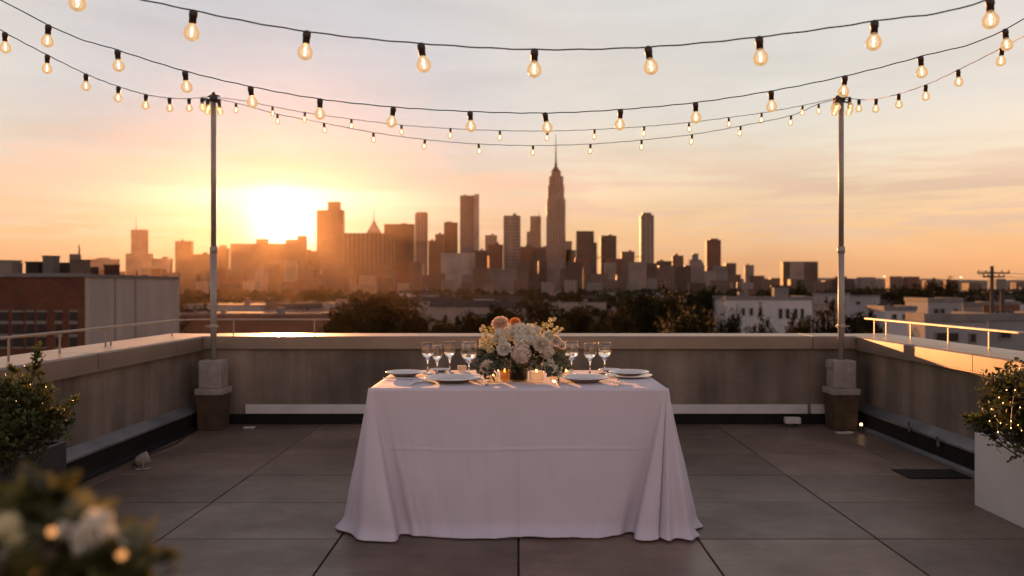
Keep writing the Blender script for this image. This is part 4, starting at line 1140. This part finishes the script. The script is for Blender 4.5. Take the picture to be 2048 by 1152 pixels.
house(1769, 1832, 621, 62, W1, 'small white flat-roofed building above the right railing', depth=3, windows=[(1785, 1792, 629, 637), (1806, 1813, 629, 637)])
house(1856, 1924, 604, 68, W2, 'grey building with dark tall windows left of the utility pole', depth=4, windows=[(1868, 1876, 618, 640), (1881, 1888, 618, 640), (1908, 1914, 618, 640)])
house(1926, 1965, 612, 74, W3, 'brown low building next to the utility pole')
house(1967, 2040, 610, 78, W4, 'red brick building behind the utility pole', windows=[(1990, 1998, 622, 632), (2014, 2022, 622, 632)])
house(1850, 1975, 643, 36, W2, 'near grey building with a dark oblong opening behind the right railing', depth=1.6, windows=[(1872, 1915, 666, 682), (1940, 1950, 668, 684)], name='building')
house(1976, 2120, 641, 38, (.20, .21, .22), 'near dark grey building at the right edge behind the railing', depth=3, windows=[(2000, 2020, 660, 676)], name='building')
house(360, 520, 612, 190, W2, 'long pale shed behind the left pole', depth=25, name='shed')
house(590, 700, 608, 210, W2, 'pale flat shed in the glow right of the left pole', depth=20, name='shed')
house(360, 640, 630, 140, W4, 'long dark low building behind the back railing', depth=16, name='shed')

# --- brick building at left
def brick_building():
    D = 60; D2 = 76
    X1 = (178-CX)/F*D; z = H+18/F*D; h = z-GZ; X0 = -62
    o = empty('brick_building', (X1, D, GZ), 0, 'red brick building with a pale side wall behind the left railing', 'building')
    bm_ = brick_mat('red_brick', (.13, .038, .012), (.085, .024, .009), (.07, .035, .02), .44, .15)
    pale = mat('pale_render', (.30, .255, .235), .85, var=.13, scale=.35, stretch=(1, 1, .25))
    MB().box(X0-X1, -.3, 0, D2-D, 0, h).build('brick_wall', bm_, o)
    s = MB().box(-.298, 0, 0.01, D2-D, 0, h-.02)
    s.build('side_wall', pale, o)
    for yy in (3.8, 7.2):
        MB().box(0.002, .05, yy, yy+.12, 0, h-.1).build('expansion_joint', mat_cached((.2, .17, .16)), o)
    MB().box(X0-X1, .15, -.15, .25, h+.002, h+.28).box(-.25, .15, .252, D2-D+.1, h+.002, h+.2).build('roof_edge', M['roofedge'], o)
    def wz(py): return H-(py-CY)/F*D-GZ
    rows = ((624, 642), (648, 668), (674, 694))
    for (a, b) in ((-70, -50), (-38, -20), (-8, 16), (26, 46), (54, 68), (76, 92), (112, 124), (141, 154)):
        for (t0, t1) in rows:
            xa, xb = (a-CX)/F*D-X1, (b-CX)/F*D-X1
            f = MB().box(xa-.08, xb+.08, -.07, -.003, wz(t0)+.002, wz(t0)+.12).box(xa-.06, xb+.06, -.10, -.003, wz(t1)-.10, wz(t1)).build('window', M['winframe'], o)
            MB().box(xa, xb, -.04, -.004, wz(t1)+.002, wz(t0)).build('pane', M['pane'], f)
    MB().box(-3.0, 8.0, 3, 11, h+.29, h+.31) if False else None
    # things on its roof
    items = [('water_tank', -12, 24, 520, (.20, .17, .16), 66, 'pale boxy roof housing at the far left edge on the brick building'),
             ('roof_vent', 24, 38, 526, (.13, .11, .10), 64, 'small grey housing beside the pale box at the far left'),
             ('roof_vent', 50, 77, 523, (.03, .027, .027), 63, 'black square vent with a flared rim on the brick building roof'),
             ('chimney', 84, 108, 511, (.12, .11, .10), 63, 'tall grey flared chimney on the brick building roof'),
             ('roof_vent', 109, 134, 525, (.04, .035, .033), 65, 'low dark vent right of the tall chimney'),
             ('chimney', 139, 168, 519, (.12, .09, .07), 63, 'square two-toned chimney at the right end of the brick part'),
             ('roof_vent', 172, 190, 534, (.06, .035, .025), 66, 'small brown vent just right of the two-toned chimney'),
             ('roof_vent', 207, 230, 529, (.07, .035, .022), 68, 'reddish brown vent standing alone over the pale side wall')]
    for (nm, a, b, t, c, Dd, lab) in items:
        xa, xb = (a-CX)/F*Dd, (b-CX)/F*Dd; zt = H-(t-CY)/F*Dd; cx = (xa+xb)/2; w = xb-xa
        if cx+w/2 > X1-.3:   # keep it on the roof: move back along the sight line
            Dd = 60+ (Dd-60); 
        q = empty(nm, (cx, Dd, z), 0, lab, 'vent' if nm == 'roof_vent' else nm.replace('_', ' '), 'housings on the brick building roof')
        mm = mat_cached(c)
        MB().box(-w/2*.92, w/2*.92, 0, w*.9, .0, zt-z-.12).build('body', mm, q)
        MB().box(-w/2, w/2, -w*.05, w*.95, zt-z-.118, zt-z).build('cap', mm, q)
    for (a, t, lab) in ((248, 543, 'short pipe on the pale wall roof, left of the other'), (274, 541, 'short pipe on the pale wall roof, right of the other')):
        p = at(a, t, 72)
        MB().tube([(0, 0, z-p.z+.2-.2), (0, 0, 0)], .10, 8).build('vent_pipe', M['darksteel']).location = p
        ob = COL.objects[-1]; tag(ob, lab, 'pipe', 'pipes on the brick building roof')
    q = empty('roof_crane', at(148, 520, 120), 0, 'small frame with an upright arm behind the two-toned chimney', 'frame')
    MB().box(-.7, .5, 0, 1, -4, .9).build('housing', mat_cached((.16, .12, .1)), q); MB().tube([(.45, .5, .9), (.55, .5, 1.5), (.4, .5, 2.3)], [.12, .12, .08], 6).build('arm', mat_cached((.1, .07, .06)), q)
brick_building()

# --- utility poles
def utility_pole(px, ptop, D, label, arms):
    p = at(px, ptop, D); h = p.z-GZ
    o = empty('utility_pole', (p.x, D, GZ), .1, label, 'utility pole', 'utility poles beyond the right railing')
    MB().tube([(0, 0, 0), (0, 0, h)], [.22, .15], 10).build('pole', M['bark'], o, smooth=True)
    for (dz, w) in arms:
        MB().box(-w, w, -.24, -.16, h-dz-.07, h-dz+.07).build('crossarm', M['bark'], o)
        ins = MB()
        for k in (-.95, -.5, .5, .95): ins.lathe([(.05, h-dz+.072), (.08, h-dz+.15), (.05, h-dz+.26), (.0002, h-dz+.28)], 8, (k*w, -.2, 0))
        ins.build('insulators', M['galv'], o)
    return o
utility_pole(1984, 532, 70, 'tall wooden utility pole with two crossarms at the right', [(.62, 1.5), (.95, 1.0)])
utility_pole(2005, 577, 58, 'shorter dark utility pole right of the tall one', [(.15, 1.3)])
for (z0, lab) in ((-.45, 'upper overhead wire running off the tall utility pole'), (-.8, 'lower overhead wire running off the tall utility pole')):
    a = at(1984, 532, 70)+Vector((-1.3, -.2, z0)); b = a+Vector((60, 40, 1)); mid = (a+b)/2+Vector((0, 0, -1.2))
    tag(MB().tube([p-a for p in catmull([a, mid, b], 8)], .02, 5).build('overhead_wire', M['cable'], origin=None), lab, 'wire', 'overhead wires').location = a

# --- trees
def tree_mesh(seed, h=11, w=9, nclump=95, per=34, ls=.30):
    rt = random.Random(seed); tr = MB(); cr = MB()
    th = h*.34
    pts = [(0, 0, 0), (rt.uniform(-.2, .2), rt.uniform(-.2, .2), th*.6), (rt.uniform(-.4, .4), rt.uniform(-.4, .4), th*1.25), (rt.uniform(-.5, .5), 0, h*.8)]
    tr.tube(catmull(pts, 4), [.38*w/9*(1-.85*i/12) for i in range(13)], 8)
    lumps = []
    for k in range(rt.randint(7, 9)):
        a = k*2.4+rt.uniform(-.4, .4); rad = w*.5*rt.uniform(.35, .72); z = h*rt.uniform(.40, .84)
        if k == 0: rad = .05*w; z = h*.84
        c = Vector((rad*math.cos(a), rad*math.sin(a), z)); lumps.append((c, w*rt.uniform(.17, .27)))
        s = Vector((0, 0, th*rt.uniform(.8, 1.3))); tr.tube([s, s.lerp(c, .5)+Vector((0, 0, -.2)), c], [.16, .10, .03], 6)
    for k in range(nclump):
        c, r = lumps[k % len(lumps)]
        d = Vector((rt.gauss(0, 1), rt.gauss(0, 1), rt.gauss(.15, .85))).normalized()
        cc = c+d*r*rt.uniform(.55, 1.15); cc.z = max(h*.22, cc.z); cs = w*rt.uniform(.035, .085)
        for q in range(per):
            e = Vector((rt.gauss(0, 1), rt.gauss(0, 1), rt.gauss(0, .8))); p = cc+e*cs*.75
            u = Vector((rt.uniform(-1, 1), rt.uniform(-1, 1), rt.uniform(-1, 1))).normalized(); v_ = u.orthogonal().normalized()
            s = ls*rt.uniform(.6, 1.3)
            cr.add([p-u*s*.5, p+v_*s*.32, p+u*s*.5, p-v_*s*.32], [(0, 1, 2, 3)])
    return tr, cr
protos = []
def tree_proto(seed, m, **k):
    tr, cr = tree_mesh(seed, **k)
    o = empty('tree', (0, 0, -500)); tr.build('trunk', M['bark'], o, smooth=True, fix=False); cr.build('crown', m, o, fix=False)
    protos.append([o, False]); return len(protos)-1
P_near = [tree_proto(1, M['crown'], nclump=190, per=60, ls=.36), tree_proto(2, M['crown'], nclump=190, per=60, ls=.36), tree_proto(3, M['crownlight'], nclump=190, per=55, ls=.36)]
P_far = [tree_proto(4, M['crown'], nclump=60, per=20, ls=.6), tree_proto(5, M['crownlight'], nclump=60, per=20, ls=.6), tree_proto(6, M['crown'], nclump=55, per=20, ls=.6, h=9, w=11)]
tn = [0]
def tree(px, ptop, D, wpx, pi, label, group='trees beyond the parapet'):
    pr = protos[pi]; p = at(px, ptop, D); hh = p.z-GZ
    if not pr[1]: o = pr[0]; pr[1] = True
    else: o = copy_tree(pr[0])
    h0, w0 = (9, 11) if pi == P_far[2] else (11, 9)
    sw = (wpx/F*D)/w0*1.05; o.scale = (sw, sw, max(.2, hh/(h0*1.0)))
    o.location = (p.x, D+ (wpx/F*D)*.3, GZ); o.rotation_euler = (0, 0, rb.uniform(0, 6.28))
    tag(o, label, 'tree', group); return o
big = [(1290, 592, 78, 110, 0, 'left crown of the big dark tree clump left of the white building'), (1345, 584, 84, 120, 1, 'middle crown of the big dark tree clump'), (1415, 580, 80, 110, 0, 'right and highest crown of the big dark tree clump'),
       (1250, 618, 62, 80, 2, 'brownish tree at the left foot of the big clump'), (1380, 618, 58, 110, 1, 'dark tree low in front of the big clump'), (1470, 628, 52, 70, 0, 'small dark tree in front of the white building, left'), (1530, 640, 48, 70, 1, 'small dark bush-like tree in front of the white building, right'),
       (1600, 636, 50, 90, 2, 'low tree under the right end of the white building'), (1655, 632, 46, 90, 1, 'low dark tree just left of the right pole'), (1745, 632, 56, 60, 0, 'dark tree just right of the right pole'),
       (700, 622, 66, 90, 0, 'dark tree at the left end of the left-centre clump'), (760, 618, 72, 100, 1, 'dark tree in the middle of the left-centre clump'), (820, 626, 64, 80, 2, 'yellowish tree at the right of the left-centre clump'), (665, 640, 56, 60, 1, 'low tree where the back railing ends'),
       (880, 640, 58, 80, 2, 'low yellowish tree left of the flowers'), (935, 632, 70, 80, 0, 'tree behind the left side of the flowers'), (1000, 622, 95, 90, 1, 'tree behind the peach rose'), (1160, 618, 90, 100, 2, 'brownish tree just right of the flowers'), (1210, 636, 60, 70, 2, 'low yellowish tree between the flowers and the big clump'), (1110, 640, 58, 80, 1, 'dark low tree behind the right side of the flowers'),
       (1060, 648, 55, 70, 0, 'dark low tree behind the middle of the flowers')]
for b in big:
    pi = P_near[b[4]]; tree(b[0], b[1], b[2], b[3], pi, b[5])
far = []
for k in range(95):
    D = 130*math.exp(rb.uniform(0, 1.75)); px = rb.uniform(330 if D > 100 else 1200, 2080)
    ht = rb.uniform(7, 11.5); py = CY+(H-GZ-ht)/D*F
    far.append([px, py, D, rb.uniform(7, 13)/D*F])
far += [[1560, 572, 300, 50], [1600, 574, 280, 55], [1540, 578, 260, 40], [1860, 562, 330, 60], [1905, 566, 320, 50], [1800, 572, 300, 60], [1850, 575, 250, 70], [1945, 580, 130, 60], [1990, 582, 230, 60], [1740, 575, 330, 60], [930, 583, 420, 60], [860, 586, 380, 60], [985, 590, 350, 50], [780, 590, 330, 50], [1120, 592, 330, 50]]
far.sort()
cnt = {}
for (px, py, D, w) in far:
    u = under(px); band = 'near' if D < 260 else ('distant' if D > 480 else 'middle-distance')
    k = cnt.get((band, u), 0); cnt[(band, u)] = k+1
    tree(px, py, D, max(w, 8), rb.choice(P_far), (f'{band} tree on the plain below {u}' if k == 0 else f'{ords[min(k,14)]} {band} tree from the left below {u}'))
# houses scattered among them
hs = []
for k in range(75):
    D = 150*math.exp(rb.uniform(0, 1.9)); px = rb.uniform(380, 2060); ht = rb.uniform(5, 9)
    hs.append((px, CY+(H-GZ-ht)/D*F, D, rb.uniform(9, 20)/D*F, rb.choice([W1, W2, W2, W3, W4, W3]), rb.random() < .5))
hs.sort(); cnt = {}
hn = {W1: 'white', W2: 'grey', W3: 'brown', W4: 'red brick'}
for (px, py, D, w, c, g) in hs:
    u = under(px); key = (c, g, u); k = cnt.get(key, 0); cnt[key] = k+1
    base = f'{hn[c]} {"gabled" if g else "flat-roofed"} house'
    house(px-w/2, px+w/2, py, D, c, f'{base} on the plain below {u}' if k == 0 else f'{ords[min(k,14)]} {base} from the left below {u}', gable=g)
# far wood: reads as one mass
def far_wood():
    rw = random.Random(9); mb = MB()
    for k in range(5200):
        D = 330*math.exp(rw.uniform(0, 2.55)); px = rw.uniform(-400, 2500)
        if noise.noise(Vector((px/F*D/140, D/160, 0))) < .08: continue
        x = (px-CX)/F*D; r = rw.uniform(3.5, 7.5); hgt = rw.uniform(5, 10)
        n = 7; vs = [(x, D, GZ+hgt*rw.uniform(.95, 1.2))]; fs = []
        for L, (rr, zf) in enumerate(((.6, .85), (1, .5), (.8, .02))):
            for q in range(n):
                a = 2*math.pi*q/n+L*.4; f = rr*rw.uniform(.75, 1.2)
                vs.append((x+r*f*math.cos(a), D+r*f*math.sin(a), GZ+hgt*zf*rw.uniform(.9, 1.1)))
        for q in range(n): fs.append((0, 1+q, 1+(q+1) % n))
        for L in range(2):
            for q in range(n):
                a, b = 1+L*n+q, 1+L*n+(q+1) % n; fs.append((a, a+n, b+n, b))
        mb.add(vs, fs)
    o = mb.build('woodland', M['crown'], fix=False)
    tag(o, 'dark far-off woods spread over the plain below the skyline', 'woods', kind='stuff')
far_wood()

# --- haze
HZ = mat('haze_air', (1, 1, 1))
n = HZ.node_tree.nodes; n.clear()
pv = n.new('ShaderNodeVolumePrincipled'); ho = n.new('ShaderNodeOutputMaterial'); HZ.node_tree.links.new(pv.outputs[0], ho.inputs['Volume'])
pv.inputs['Color'].default_value = (1, .74, .48, 1)
HAZE_D, HAZE_G = 8.0e-6, .835
pv.inputs['Density'].default_value = HAZE_D; pv.inputs['Anisotropy'].default_value = HAZE_G
hz = MB().box(-4400, 4400, -390, 4300, GZ-1, 475).build('haze', HZ); tag(hz, 'thin warm evening haze filling the air over the city', 'haze', kind='stuff')

# ================================================================== LIGHT, SKY, CAMERA
SUN_AZ = math.atan2(570-CX, F); SUN_EL = math.atan2((CY-447)/F*math.cos(SUN_AZ), 1)
sd = Vector((math.sin(SUN_AZ)*math.cos(SUN_EL), math.cos(SUN_AZ)*math.cos(SUN_EL), math.sin(SUN_EL)))
sun = bpy.data.lights.new('sun', 'SUN'); sun.energy = 4.5; sun.angle = R(.5); sun.color = (1, .40, .13)
so = bpy.data.objects.new('sun', sun); COL.objects.link(so); so.rotation_euler = sd.to_track_quat('Z', 'Y').to_euler(); so.location = (0, 0, 50)

w = bpy.data.worlds.new('World'); S.world = w; w.use_nodes = True
nt = w.node_tree; n = nt.nodes; l = nt.links; n.clear()
out = n.new('ShaderNodeOutputWorld'); bg = n.new('ShaderNodeBackground'); bg.inputs[1].default_value = 1; l.new(bg.outputs[0], out.inputs[0])
tc = n.new('ShaderNodeTexCoord')
sky = n.new('ShaderNodeTexSky'); sky.sky_type = 'NISHITA'; sky.sun_disc = False; sky.sun_elevation = SUN_EL; sky.sun_rotation = SUN_AZ
sky.air_density = 1.0; sky.dust_density = 2.0
def math_(op, a, b=None, c=None):
    q = n.new('ShaderNodeMath'); q.operation = op
    for i, v in enumerate((a, b, c)):
        if v is None: continue
        if isinstance(v, (int, float)): q.inputs[i].default_value = v
        else: l.new(v, q.inputs[i])
    return q.outputs[0]
def vscale(c, s):
    q = n.new('ShaderNodeVectorMath'); q.operation = 'SCALE'
    if isinstance(c, tuple): q.inputs[0].default_value = c
    else: l.new(c, q.inputs[0])
    if isinstance(s, (int, float)): q.inputs['Scale'].default_value = s
    else: l.new(s, q.inputs['Scale'])
    return q.outputs[0]
def vadd(a, b):
    q = n.new('ShaderNodeVectorMath'); q.operation = 'ADD'; l.new(a, q.inputs[0]); l.new(b, q.inputs[1]); return q.outputs[0]
def mixc(f, a, b):
    q = n.new('ShaderNodeMix'); q.data_type = 'RGBA'
    l.new(f, q.inputs[0]) if not isinstance(f, (int, float)) else setattr(q.inputs[0], 'default_value', f)
    for s, v in ((6, a), (7, b)):
        if isinstance(v, tuple): q.inputs[s].default_value = (*v, 1)
        else: l.new(v, q.inputs[s])
    return q.outputs[2]
nv = n.new('ShaderNodeVectorMath'); nv.operation = 'NORMALIZE'; l.new(tc.outputs['Generated'], nv.inputs[0]); DIR = nv.outputs[0]
sp = n.new('ShaderNodeSeparateXYZ'); l.new(DIR, sp.inputs[0])
el = sp.outputs[2]                            # sin(elevation)
# warm dusk bands by elevation (values already divided by the exposure gain)
G = 1/2.6
cr = n.new('ShaderNodeValToRGB'); cr.color_ramp.interpolation = 'LINEAR'
stops = [(0.0, (.78, .38, .18)), (.03, (.83, .45, .22)), (.07, (.86, .57, .31)), (.105, (.86, .65, .42)), (.15, (.83, .735, .57)), (.21, (.77, .74, .67)), (.34, (.69, .685, .665)), (.5, (.34, .32, .33)), (1, (.17, .165, .19))]
e0 = cr.color_ramp.elements; e0[0].position = 0; e0[0].color = (*stops[0][1], 1); e0[1].position = 1; e0[1].color = (*stops[-1][1], 1)
for p, c in stops[1:-1]:
    q = e0.new(p); q.color = (*c, 1)
l.new(el, cr.inputs[0])
dimsun = n.new('ShaderNodeMapRange'); dimsun.interpolation_type = 'SMOOTHSTEP'; dimsun.inputs['From Min'].default_value = .92; dimsun.inputs['From Max'].default_value = .985; dimsun.inputs['To Min'].default_value = 1; dimsun.inputs['To Max'].default_value = 0
front = vscale(cr.outputs[0], G)
dn = n.new('ShaderNodeVectorMath'); dn.operation = 'DOT_PRODUCT'; l.new(DIR, dn.inputs[0]); dn.inputs[1].default_value = sd
dots = dn.outputs['Value']
# away from the sun: physical sky, tinted warm and scaled as fill light
mr = n.new('ShaderNodeMapRange'); mr.interpolation_type = 'SMOOTHSTEP'; mr.inputs['From Min'].default_value = -.1; mr.inputs['From Max'].default_value = .85; l.new(dots, mr.inputs['Value']); l.new(dots, dimsun.inputs['Value']); _t = mixc(dimsun.outputs[0], (.68, .81, .94), (1, 1, 1)); _m = n.new('ShaderNodeVectorMath'); _m.operation = 'MULTIPLY'; l.new(front, _m.inputs[0]); l.new(_t, _m.inputs[1]); front = _m.outputs[0]
tint = n.new('ShaderNodeVectorMath'); tint.operation = 'MULTIPLY'; l.new(sky.outputs[0], tint.inputs[0]); tint.inputs[1].default_value = (1.03, .62, .56)
phys_fill = vscale(tint.outputs[0], .27)
base = mixc(mr.outputs[0], phys_fill, front)
# clouds: thin streaks low over the horizon
mp = n.new('ShaderNodeMapping'); mp.inputs['Scale'].default_value = (1.6, 1.6, 22); l.new(DIR, mp.inputs['Vector'])
cn = n.new('ShaderNodeTexNoise'); cn.inputs['Scale'].default_value = 3.4; cn.inputs['Detail'].default_value = 7; cn.inputs['Roughness'].default_value = .55; cn.inputs['Distortion'].default_value = .6; l.new(mp.outputs[0], cn.inputs['Vector'])
cm = n.new('ShaderNodeMapRange'); cm.interpolation_type = 'SMOOTHSTEP'; cm.inputs['From Min'].default_value = .44; cm.inputs['From Max'].default_value = .60; l.new(cn.outputs['Fac'], cm.inputs['Value'])
lowm = n.new('ShaderNodeMapRange'); lowm.interpolation_type = 'SMOOTHSTEP'; lowm.inputs['From Min'].default_value = .20; lowm.inputs['From Max'].default_value = .10; l.new(el, lowm.inputs['Value'])
low2 = n.new('ShaderNodeMapRange'); low2.interpolation_type = 'SMOOTHSTEP'; low2.inputs['From Min'].default_value = .03; low2.inputs['From Max'].default_value = .08; l.new(el, low2.inputs['Value'])
cf = math_('MULTIPLY', math_('MULTIPLY', cm.outputs[0], lowm.outputs[0]), math_('MULTIPLY', low2.outputs[0], .75))
cloudc = vscale((.78, .55, .41), G)
withc = mixc(cf, base, cloudc)
# pale veil of high cloud
mp2 = n.new('ShaderNodeMapping'); mp2.inputs['Scale'].default_value = (1.2, 1.2, 7); mp2.inputs['Location'].default_value = (3, 1, 5); l.new(DIR, mp2.inputs['Vector'])
cn2 = n.new('ShaderNodeTexNoise'); cn2.inputs['Scale'].default_value = 2.6; cn2.inputs['Detail'].default_value = 8; cn2.inputs['Roughness'].default_value = .6; cn2.inputs['Distortion'].default_value = .5; l.new(mp2.outputs[0], cn2.inputs['Vector'])
c2m = n.new('ShaderNodeMapRange'); c2m.inputs['From Min'].default_value = .35; c2m.inputs['From Max'].default_value = .7; c2m.inputs['To Min'].default_value = .93; c2m.inputs['To Max'].default_value = 1.08; l.new(cn2.outputs['Fac'], c2m.inputs['Value'])
withc = vscale(withc, c2m.outputs[0])
# aureole round the sun, cut off above by the edge of a cloud deck
om = math_('SUBTRACT', 1.0, dots)
pn = n.new('ShaderNodeVectorMath'); pn.operation = 'DOT_PRODUCT'; l.new(DIR, pn.inputs[0]); pn.inputs[1].default_value = (math.cos(SUN_AZ), -math.sin(SUN_AZ), 0)
dx = pn.outputs['Value']; dz = math_('SUBTRACT', el, math.sin(SUN_EL))
def gauss(sx, sz):
    a = math_('POWER', math_('DIVIDE', dx, sx), 2); b = math_('POWER', math_('DIVIDE', dz, sz), 2)
    return math_('MULTIPLY', math_('POWER', 2.718, math_('MULTIPLY', math_('ADD', a, b), -1)), math_('GREATER_THAN', dots, 0))
deckn = n.new('ShaderNodeTexNoise'); deckn.inputs['Scale'].default_value = 4; deckn.inputs['Detail'].default_value = 4; l.new(DIR, deckn.inputs['Vector'])
dk = n.new('ShaderNodeMapRange'); dk.interpolation_type = 'SMOOTHSTEP'; dk.inputs['From Min'].default_value = .122; dk.inputs['From Max'].default_value = .112; dk.inputs['To Min'].default_value = .30
l.new(math_('ADD', el, math_('MULTIPLY', math_('SUBTRACT', deckn.outputs['Fac'], .5), .03)), dk.inputs['Value'])
dzd = math_('SUBTRACT', dz, .034)
a_ = math_('POWER', math_('DIVIDE', dx, .125), 2); b_ = math_('POWER', math_('DIVIDE', dzd, .022), 2)
strip = math_('MULTIPLY', math_('MULTIPLY', math_('POWER', 2.718, math_('MULTIPLY', math_('ADD', a_, b_), -1)), math_('GREATER_THAN', dots, 0)), dk.outputs[0])
glow = vadd(vscale((1.0, .86, .66), math_('MULTIPLY', gauss(.035, .029), .75)), vscale(vscale((.05, .045, .04), gauss(.13, .05)), dk.outputs[0]))
glow = vadd(glow, vscale((.20, .175, .13), strip))
sumc = vadd(withc, glow)
l.new(sumc, bg.inputs[0])

cam = bpy.data.cameras.new('camera'); co = bpy.data.objects.new('camera', cam); COL.objects.link(co)
co.location = (0, 0, H); co.rotation_euler = (R(90), 0, 0)
cam.lens = F/2048*36; cam.sensor_width = 36; cam.shift_x = -(CX-1024)/2048; cam.shift_y = -(576-CY)/2048
cam.clip_start = .05; cam.clip_end = 30000
cam.dof.use_dof = True; cam.dof.focus_distance = 4.5; cam.dof.aperture_fstop = 2.1
S.camera = co
S.view_settings.view_transform = 'Standard'; S.view_settings.look = 'None'; S.view_settings.gamma = 1
S.view_settings.exposure = math.log2(2.6)
S.render.engine = 'CYCLES'
S.cycles.use_denoising = True; S.cycles.max_bounces = 10; S.cycles.transmission_bounces = 10; S.cycles.transparent_max_bounces = 16
S.cycles.volume_bounces = 0; S.cycles.sample_clamp_indirect = 6; S.cycles.caustics_reflective = False; S.cycles.caustics_refractive = False
